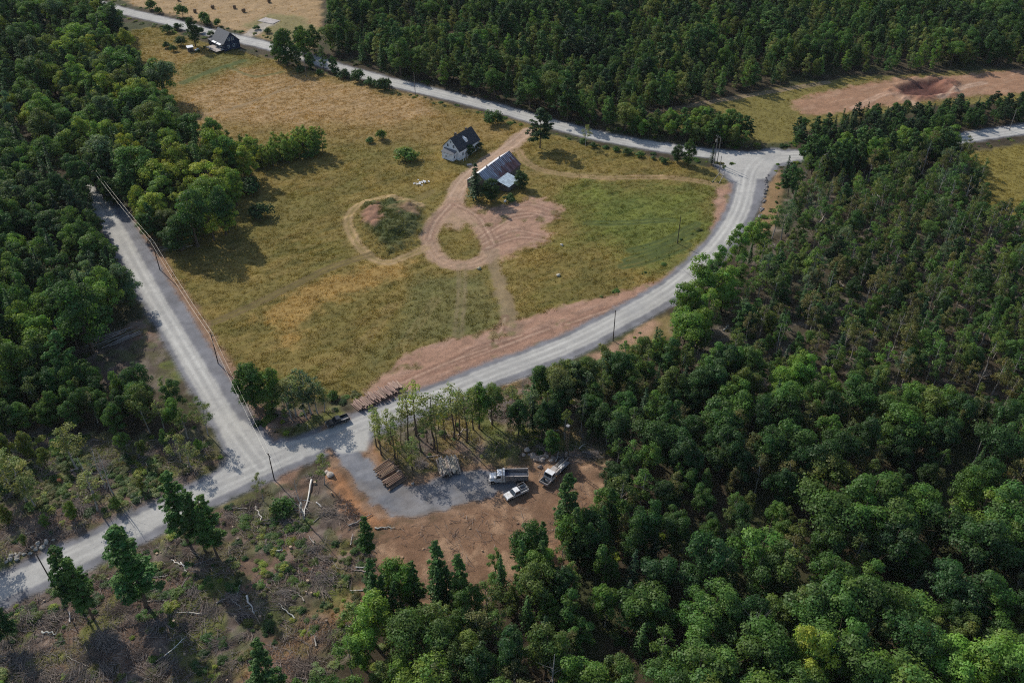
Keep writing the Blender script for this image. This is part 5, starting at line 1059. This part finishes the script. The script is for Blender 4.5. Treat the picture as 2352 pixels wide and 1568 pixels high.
pole(1640, 377, 11.5, 'grey pole with a transformer can at the road junction', 'pale_pole', 1, True)
pole(1647, 375, 10.3, 'plain grey pole close beside the transformer pole', 'pale_pole', 0)
pole(1651, 402, 7.5, 'short grey guy pole with braces at the road junction', 'pale_pole', 0)
pole(954, 218, 10, 'thin grey pole between the tan field and the gravel road', 'pale_pole', 0)
pole(704, 176, 10, 'thin grey pole under the big roadside tree', 'pale_pole', 0)
pole(127, 1350, 11, 'leaning dark pole at the roadside by the forked pine', arms=0, lean=(0, -.05))
pole(2318, 300, 9, 'thin pale pole on the far stretch of gravel road', 'pale_pole', 0)
pole(545, 108, 8.5, 'thin dark pole at the gable of the blue house', arms=0, r=.11)
q = G(1655, 412); st_ = thing('guy_brace', 'pale timber brace frame at the foot of the guy pole', 'timber brace', (q.x, q.y, zat(q.x, q.y)))
for a, b in (((-3.5, -2.5, 0), (-.2, .2, 3.0)), ((-1.2, -3.5, 0), (1.0, .3, 1.6)), ((.2, -.3, 1.2), (1.2, .8, 3.0)), ((-.6, .2, 1.3), (.6, -.5, .6)), ((.6, -.5, .6), (1.3, .6, 2.6))): MB().tube([a, b], .10, 6).obj('beam', M['deck'], st_)
def wire(a, b, label, side, sag=1.0, r=.018):
    d = (b - a).normalized(); nrm = Vector((-d.y, d.x, 0)) * side; pts = [a.lerp(b, k / 12) + nrm - Vector((0, 0, .15 + sag * 4 * (k / 12) * (1 - k / 12))) for k in range(13)]
    o = MB().tube(pts, r, 5, False).obj('power_line', M['wire']); tag(o, label, 'power line', 'twin wires of the lane power line')
for a, b, nm in ((LP0, LP1, 'from the wood to the pole by the brush pile'), (LP1, LP2, 'between the two poles on the field edge'), (LP2, LP3, 'down to the pole where lane and road meet')):
    for s in (-.45, .45): wire(a, b, 'pale power wire %s' % nm, s)
# ------------------------------------------------------------------ logs, stumps, boulders
LOGM = []
for k in range(4):
    rg = np.random.default_rng(900 + k); mb = MB(); n = 5
    pts = [(-.5 + i / (n - 1), rg.normal() * .006, rg.normal() * .006) for i in range(n)]; mb.tube(pts, [1 - .12 * i / (n - 1) + rg.normal() * .03 for i in range(n)], 8); v = mb.v
    LOGM.append(mb)
LOGMESH = []
for mb in LOGM:
    # unit log: length 1 along x, radius 1 in y/z once rescaled
    vs = []; 
    for i, (x, y, z) in enumerate(mb.v): vs.append((x, y, z))
    m2 = MB(); ring = []
    me = bpy.data.meshes.new('log')
    pts = []
    for i in range(5):
        for k in range(8): th = 2 * math.pi * k / 8; r_ = 1 - .14 * i / 4 + R.uniform(-.05, .05); pts.append((-.5 + i / 4, math.cos(th) * r_ + (R.uniform(-.2, .2) if k == 0 else 0) * .0, math.sin(th) * r_))
    m2.add(pts, [(i * 8 + k, i * 8 + (k + 1) % 8, (i + 1) * 8 + (k + 1) % 8, (i + 1) * 8 + k) for i in range(4) for k in range(8)] + [tuple(range(8))[::-1], tuple(32 + k for k in range(8))])
    LOGMESH.append(m2.mesh('log', M['wood']))
CROOKED = []
for q in range(4):
    m2 = MB(); bx = [R.uniform(-1.3, 1.3) for _ in range(7)]; pts = []
    for i in range(7):
        for k in range(7):
            th = 2 * math.pi * k / 7; r_ = (1.1 - .75 * i / 6) * R.uniform(.88, 1.1); pts.append((-.5 + i / 6, math.cos(th) * r_ + bx[i] * (i > 0), math.sin(th) * r_ + abs(bx[-i]) * .3))
    m2.add(pts, [(i * 7 + k, i * 7 + (k + 1) % 7, (i + 1) * 7 + (k + 1) % 7, (i + 1) * 7 + k) for i in range(6) for k in range(7)] + [tuple(range(7))[::-1], tuple(42 + k for k in range(7))])
    for b_ in range(5):
        x = R.uniform(-.1, .48); s_ = R.choice((-1, 1)); e = (x + R.uniform(.05, .16), s_ * R.uniform(3, 9), R.uniform(0, 4)); o_ = len(m2.v)
        m2.add([(x - .008, 0, -.3), (x + .008, 0, -.3), (x, 0, .4), e], [(0, 1, 3), (1, 2, 3), (2, 0, 3)])
    CROOKED.append(m2.mesh('fallen_log', M['wood']))
def log(a, b, r, tint, label, group, name='log'):
    a = Vector(a); b = Vector(b); d = b - a; o = link(name, (CROOKED if name == 'fallen_log' else LOGMESH)[R.randrange(4)]); o.location = (a + b) / 2; o.rotation_mode = 'QUATERNION'; o.rotation_quaternion = d.to_track_quat('X', 'Z'); o.scale = (d.length, r, r)
    fb = R.uniform(.65, 1.2); o['tint'] = [c * fb * R.uniform(.96, 1.04) for c in tint]; tag(o, label, 'log', group); return o
def stack(a, b, across, length, layers, tint, label, group, r0=.16, r1=.22, messy=.15, bunk=True):
    """logs laid side by side from a to b, each pointing along across"""
    a = Vector(a); b = Vector(b); d = (b - a); L = d.length; d.normalize(); ac = Vector(across).normalized(); z = .12
    for l in range(layers):
        x = l * .22
        while x < L - l * .3:
            r = R.uniform(r0, r1); c = a + d * (x + r); le = length * R.uniform(.82, 1.08); off = R.uniform(-messy, messy) * length; tw = d * R.uniform(-.2, .2)
            zz = zat(c.x, c.y) + z + r + R.uniform(0, .08); p_ = c + ac * (off - le / 2) - tw; q_ = c + ac * (off + le / 2) + tw
            log((p_.x, p_.y, zz), (q_.x, q_.y, zz + R.uniform(-.06, .06)), r, tint, label, group); x += 2 * r + R.uniform(0, .05)
        z += (r0 + r1) * .88
a, b = G(815, 938), G(922, 884); dd = (b - a).normalized(); ac = Vector((-dd.y, dd.x, 0))
stack(a, b, ac, 3.6, 3, (.36, .245, .19), 'cut log in the long low stack on the red verge of the road', 'logs of the long roadside stack', .11, .24, .22)
stack(G(876, 1068), G(896, 1090), (.72, .70, 0), 5.2, 2, (.24, .155, .105), 'brown log in the small stack nearer the yard entrance', 'logs of the small stack nearer the yard entrance', .15, .2, .05)
stack(G(898, 1095), G(915, 1113), (.72, .66, 0), 5.2, 3, (.24, .155, .105), 'brown log in the small stack further into the yard', 'logs of the small stack further into the yard', .15, .2, .05)
stack(G(1006, 1078), G(1056, 1068), (-.25, .97, 0), 5.6, 3, (.40, .34, .28), 'pale birch log in the white stack beside the yard', 'logs of the white birch stack', .13, .19, .10)
def PXZ(px, py, z): p = G(px, py); p.z = zat(p.x, p.y) + z; return p
WHT = (.58, .55, .49); GRY = (.27, .24, .21); BRN = (.17, .12, .09)
for (x0, y0, x1, y1, r, tn, lab) in ((588, 1164, 604, 1202, .22, WHT, 'straight white birch log lying alone in the slash'), (716, 1103, 697, 1186, .20, WHT, 'long white birch trunk fallen across the slash'), (690, 1154, 697, 1188, .26, WHT, 'short thick white log against the long birch trunk'), (727, 1155, 738, 1165, .14, WHT, 'tiny white log right of the long birch trunk'),
        (567, 1369, 583, 1411, .22, WHT, 'white log pointing downhill beside a forked branch'), (533, 1376, 558, 1400, .16, GRY, 'grey log forming a fork with the white log'), (97, 1452, 131, 1455, .24, WHT, 'white log lying level by the forked pine'), (861, 1213, 908, 1212, .18, WHT, 'pale pole lying at the clearing edge by the slim pine'), (801, 1209, 856, 1182, .20, GRY, 'grey trunk pointing from the slash to the slim pine'),
        (393, 1380, 457, 1290, .13, GRY, 'long thin grey trunk leaning uphill in the slash'), (333, 1380, 393, 1380, .13, GRY, 'thin grey trunk lying level by the biggest pine'), (625, 1265, 650, 1268, .25, WHT, 'white broken log heap piece on the mossy patch'), (497, 1385, 520, 1374, .18, GRY, 'short grey log in the shade of the pine cluster'), (415, 1290, 428, 1315, .14, WHT, 'short pale stick standing out below the pine cluster'), (1420, 1150, 1448, 1132, .2, BRN, 'brown trunk lying at the wood side of the clearing'), (720, 1200, 745, 1180, .12, GRY, 'thin grey trunk right of the long birch trunk')):
    log(PXZ(x0, y0, r), PXZ(x1, y1, r * 1.2), r, tn, lab, None, 'fallen_log')
def rand_logs(poly, n, label, group, tints, seed, l0=2.5, l1=6):
    x, y = rand_in(poly, n * 5, seed); k = clear_roads(x, y, 3.0); x = x[k][:n]; y = y[k][:n]
    for a, b in zip(x, y):
        th = R.uniform(0, 3.14); L = R.uniform(l0, l1) / 2; r = R.uniform(.07, .17); dx, dy = math.cos(th) * L, math.sin(th) * L
        log((a - dx, b - dy, zat(a - dx, b - dy) + r + .05), (a + dx, b + dy, zat(a + dx, b + dy) + r + .1), r, R.choice(tints), label, group, 'fallen_log')
rand_logs(SLASH, 75, 'weathered fallen stem among the slash below the road', 'fallen stems in the slash below the road', [GRY, GRY, WHT, BRN], 31)
rand_logs(SLASH2, 40, 'weathered fallen stem in the slash beyond the road', 'fallen stems in the slash beyond the road', [GRY, GRY, BRN], 32)
rand_logs(GROVE, 22, 'fallen stem on the floor of the birch grove', 'fallen stems in the birch grove', [GRY, WHT, BRN], 33, 2, 5)
rand_logs(W3N, 45, 'bleached fallen trunk in the thin wood near the junction', 'fallen trunks in the thin wood', [WHT, WHT, GRY], 34, 3, 8)
pa = G(265, 782)
for k in range(16): th = .62 + R.uniform(-.22, .22); c = pa + Vector((R.uniform(-4, 4), R.uniform(-2, 2), 0)); L = R.uniform(3, 5.5); dx, dy = math.cos(th) * L, math.sin(th) * L; z = zat(c.x, c.y) + .15 + .06 * k; log((c.x - dx, c.y - dy, z), (c.x + dx, c.y + dy, z + .1), R.uniform(.08, .16), GRY, 'grey pole in the brush pile below the huge dome tree', 'poles of the brush pile below the dome tree')
pa = G(400, 570)
for k in range(12): th = .35 + R.uniform(-.3, .3); c = pa + Vector((R.uniform(-3, 3), R.uniform(-1.5, 1.5), 0)); L = R.uniform(2, 4); dx, dy = math.cos(th) * L, math.sin(th) * L; z = zat(c.x, c.y) + .12 + .05 * k; log((c.x - dx, c.y - dy, z), (c.x + dx, c.y + dy, z + .1), R.uniform(.06, .11), GRY, 'grey stick in the brush pile at the shaded field corner', 'sticks of the brush pile at the field corner')
def rock_mesh(seed):
    import bmesh
    bm = bmesh.new(); bmesh.ops.create_icosphere(bm, subdivisions=2, radius=1); rg = random.Random(seed)
    fx = [rg.uniform(0, 6) for _ in range(6)]
    for v in bm.verts:
        n_ = 1 + .22 * math.sin(v.co.x * 2.3 + fx[0]) * math.cos(v.co.y * 2.1 + fx[1]) + .14 * math.sin(v.co.z * 4 + v.co.x * 3 + fx[2]) + rg.uniform(-.06, .06); v.co *= n_; v.co.z *= .72
    me = bpy.data.meshes.new('boulder'); bm.to_mesh(me); bm.free(); me.materials.append(M['rock']); return me
ROCK = [rock_mesh(k) for k in range(5)]
def boulder(px, py, s, tint, label, group=None):
    p = G(px, py); o = link('boulder', ROCK[R.randrange(5)]); o.location = (p.x, p.y, zat(p.x, p.y) + s * .3); o.rotation_euler = (R.uniform(-.2, .2), R.uniform(-.2, .2), R.uniform(0, 6)); o.scale = (s, s * R.uniform(.75, 1), s * R.uniform(.8, 1.05)); fb = R.uniform(.75, 1.15); o['tint'] = [c * fb for c in tint]; tag(o, label, 'boulder', group)
PB = (.46, .40, .34)
boulder(752, 1086, .75, PB, 'smaller pale boulder of the pair at the yard entrance'); boulder(758, 1092, 1.0, PB, 'larger pale boulder of the pair at the yard entrance')
boulder(1282, 633, .75, (.55, .50, .38), 'pale boulder alone in the open field above the red verge'); boulder(1290, 564, .55, (.55, .50, .40), 'small pale boulder in the field near the dirt yard')
boulder(1100, 618, .8, (.40, .36, .24), 'flat pale rock between the two wheel tracks in the field')
boulder(916, 1083, .6, PB, 'pale boulder behind the small log stacks'); boulder(948, 1110, .4, PB, 'small boulder at the yard edge near the birch stack')
for k in range(24): boulder(R.gauss(1243, 20), R.gauss(1052, 10), R.uniform(.3, .85), R.choice([(.34, .28, .23), (.42, .36, .30), (.27, .22, .19)]), 'boulder in the rock heap between dump truck and drill rig', 'boulders of the rock heap')
for k in range(26):
    tq = R.random(); boulder(15 + 110 * tq, 1300 - 52 * tq - 2 + R.uniform(-16, 0), R.uniform(.25, .6), (.33, .31, .27), 'stone on the bank above the leaning pole', 'stones on the bank above the leaning pole')
for k in range(16): boulder(R.uniform(880, 1330), R.uniform(1200, 1300), R.uniform(.15, .35), (.33, .22, .14), 'small stone strewn over the orange clearing', 'small stones of the clearing')
for k in range(30):
    tq = R.random(); boulder(1762 - 22 * tq + R.uniform(-3, 3) + 4 * math.sin(tq * 3), 400 + 120 * tq, R.uniform(.25, .6), (.20, .19, .19), 'dark stone in the row edging the road shoulder at the junction', 'edging stones at the junction')
# stumps
def stump_mesh():
    mb = MB(); mb.tube([(0, 0, -.2), (0, 0, .08), (0, 0, .45)], [.42, .30, .26], 9); return mb.mesh('stump', M['wood'])
SM = stump_mesh()
for P_, n, lab, sd_ in ((SLASH, 45, 'sawn stump in the slash below the road', 41), (SLASH2, 25, 'sawn stump in the slash beyond the road', 42), (GROVE, 12, 'sawn stump in the birch grove', 43)):
    x, y = rand_in(P_, n * 4, sd_); k = clear_roads(x, y, 3); 
    for a, b in list(zip(x[k], y[k]))[:n]:
        o = link('stump', SM); o.location = (a, b, zat(a, b)); s = R.uniform(.5, 1.2); o.scale = (s, s, s * R.uniform(.7, 1.4)); o['tint'] = list(R.choice([(.30, .22, .15), (.22, .17, .13), (.38, .28, .18)])); tag(o, lab, 'stump', lab.replace('sawn stump', 'sawn stumps'))
o = link('stump', SM); p = G(137, 1105); o.location = (p.x, p.y, zat(p.x, p.y)); o.scale = (1.7, 1.7, 1.5); o['tint'] = [.55, .20, .07]; tag(o, 'freshly cut bright orange stump in the slash', 'stump')
# slash: sticks and brush nobody could count, as one mesh
sv = []; sq = []; sc_ = []
def sticks(poly, n, seed, l0=.6, l1=2.6, keep=.5):
    rg = np.random.default_rng(seed); x, y = rand_in(poly, n, seed); k = clear_roads(x, y, 2.4) & (fbm(x, y, 6, 3, seed) > keep); x = x[k]; y = y[k]
    for a, b in zip(x, y):
        th = rg.uniform(0, 6.28); L = rg.uniform(l0, l1) * .5; r = rg.uniform(.025, .06); e = rg.uniform(-.12, .3); z = zat(a, b) + .06 + rg.uniform(0, .3); d = np.array([math.cos(th) * L, math.sin(th) * L, e * L]); c = np.array([a, b, z])
        s1 = np.array([-math.sin(th), math.cos(th), 0]) * r; s2 = np.array([0, 0, r * 1.4]); o = len(sv)
        sv.extend([c - d - s1, c - d + s1, c - d + s2, c + d - s1 * .6, c + d + s1 * .6, c + d + s2 * .6]); sq.extend([(o, o + 1, o + 4, o + 3), (o + 1, o + 2, o + 5, o + 4), (o + 2, o, o + 3, o + 5)])
        t_ = np.array([(.30, .26, .23), (.20, .16, .14), (.36, .30, .25), (.24, .17, .13)][rg.integers(0, 4)]) * rg.uniform(.7, 1.25); sc_.extend([t_] * 6)
for P_, n, sd_, kp in ((SLASH, 30000, 81, .44), (SLASH2, 17000, 82, .42), (GROVE, 2200, 83, .42), (CORNER, 900, 84, .4), (LDIRT, 400, 85, .45), (CLEAR, 1300, 86, .5), (W3N, 5000, 87, .46)): sticks(P_, n, sd_, keep=kp)
hp = random.Random(9)
for P_, nh in ((SLASH, 70), (SLASH2, 32), (W3N, 30), (GROVE, 8)):
    hx, hy = rand_in(P_, nh * 4, 200 + nh); kk_ = clear_roads(hx, hy, 5); hx = hx[kk_][:nh]; hy = hy[kk_][:nh]
    for cx_, cy_ in zip(hx, hy):
        base_t = hp.uniform(0, 3.14); rad = hp.uniform(1.2, 3.2); tone = hp.choice([(.25, .215, .19), (.20, .16, .135), (.29, .24, .20)])
        for q in range(int(45 * rad)):
            a = cx_ + hp.gauss(0, rad * .55); b = cy_ + hp.gauss(0, rad * .4); th = base_t + hp.gauss(0, .55); L = hp.uniform(.7, 2.2); r = hp.uniform(.02, .05); dd_ = math.hypot(a - cx_, b - cy_) / rad
            z = zat(a, b) + .05 + max(0, 1 - dd_) * hp.uniform(.1, .9); d = np.array([math.cos(th) * L, math.sin(th) * L, hp.gauss(0, .12) * L]); c = np.array([a, b, z]); s1 = np.array([-math.sin(th), math.cos(th), 0]) * r; s2 = np.array([0, 0, r * 1.4]); o = len(sv)
            sv.extend([c - d - s1, c - d + s1, c - d + s2, c + d - s1 * .5, c + d + s1 * .5, c + d + s2 * .5]); sq.extend([(o, o + 1, o + 4, o + 3), (o + 1, o + 2, o + 5, o + 4), (o + 2, o, o + 3, o + 5)]); sc_.extend([np.array(tone) * hp.uniform(.7, 1.3)] * 6)
me = fast_mesh('brush_debris', np.array(sv), np.array(sq), None, M['road']); set_col(me, 'col', np.array(sc_)); tag(link('brush_debris', me), 'tangled grey and brown branches littering the cut-over ground', kind='stuff')
print('STICKS', len(sq) // 3)


# ------------------------------------------------------------------ thin summer haze
hm = bpy.data.materials.new('summer_haze'); hm.use_nodes = True; hn = hm.node_tree; hn.nodes.remove(hn.nodes['Principled BSDF'])
pv = hn.nodes.new('ShaderNodeVolumePrincipled'); pv.inputs['Color'].default_value = (.85, .92, 1.0, 1); pv.inputs['Density'].default_value = .000025
hn.links.new(pv.outputs[0], hn.nodes['Material Output'].inputs['Volume'])
o = MB().box((0, 2250, 82), (13400, 9700, 174)).obj('haze', hm); tag(o, 'thin pale summer haze over the land', kind='stuff')
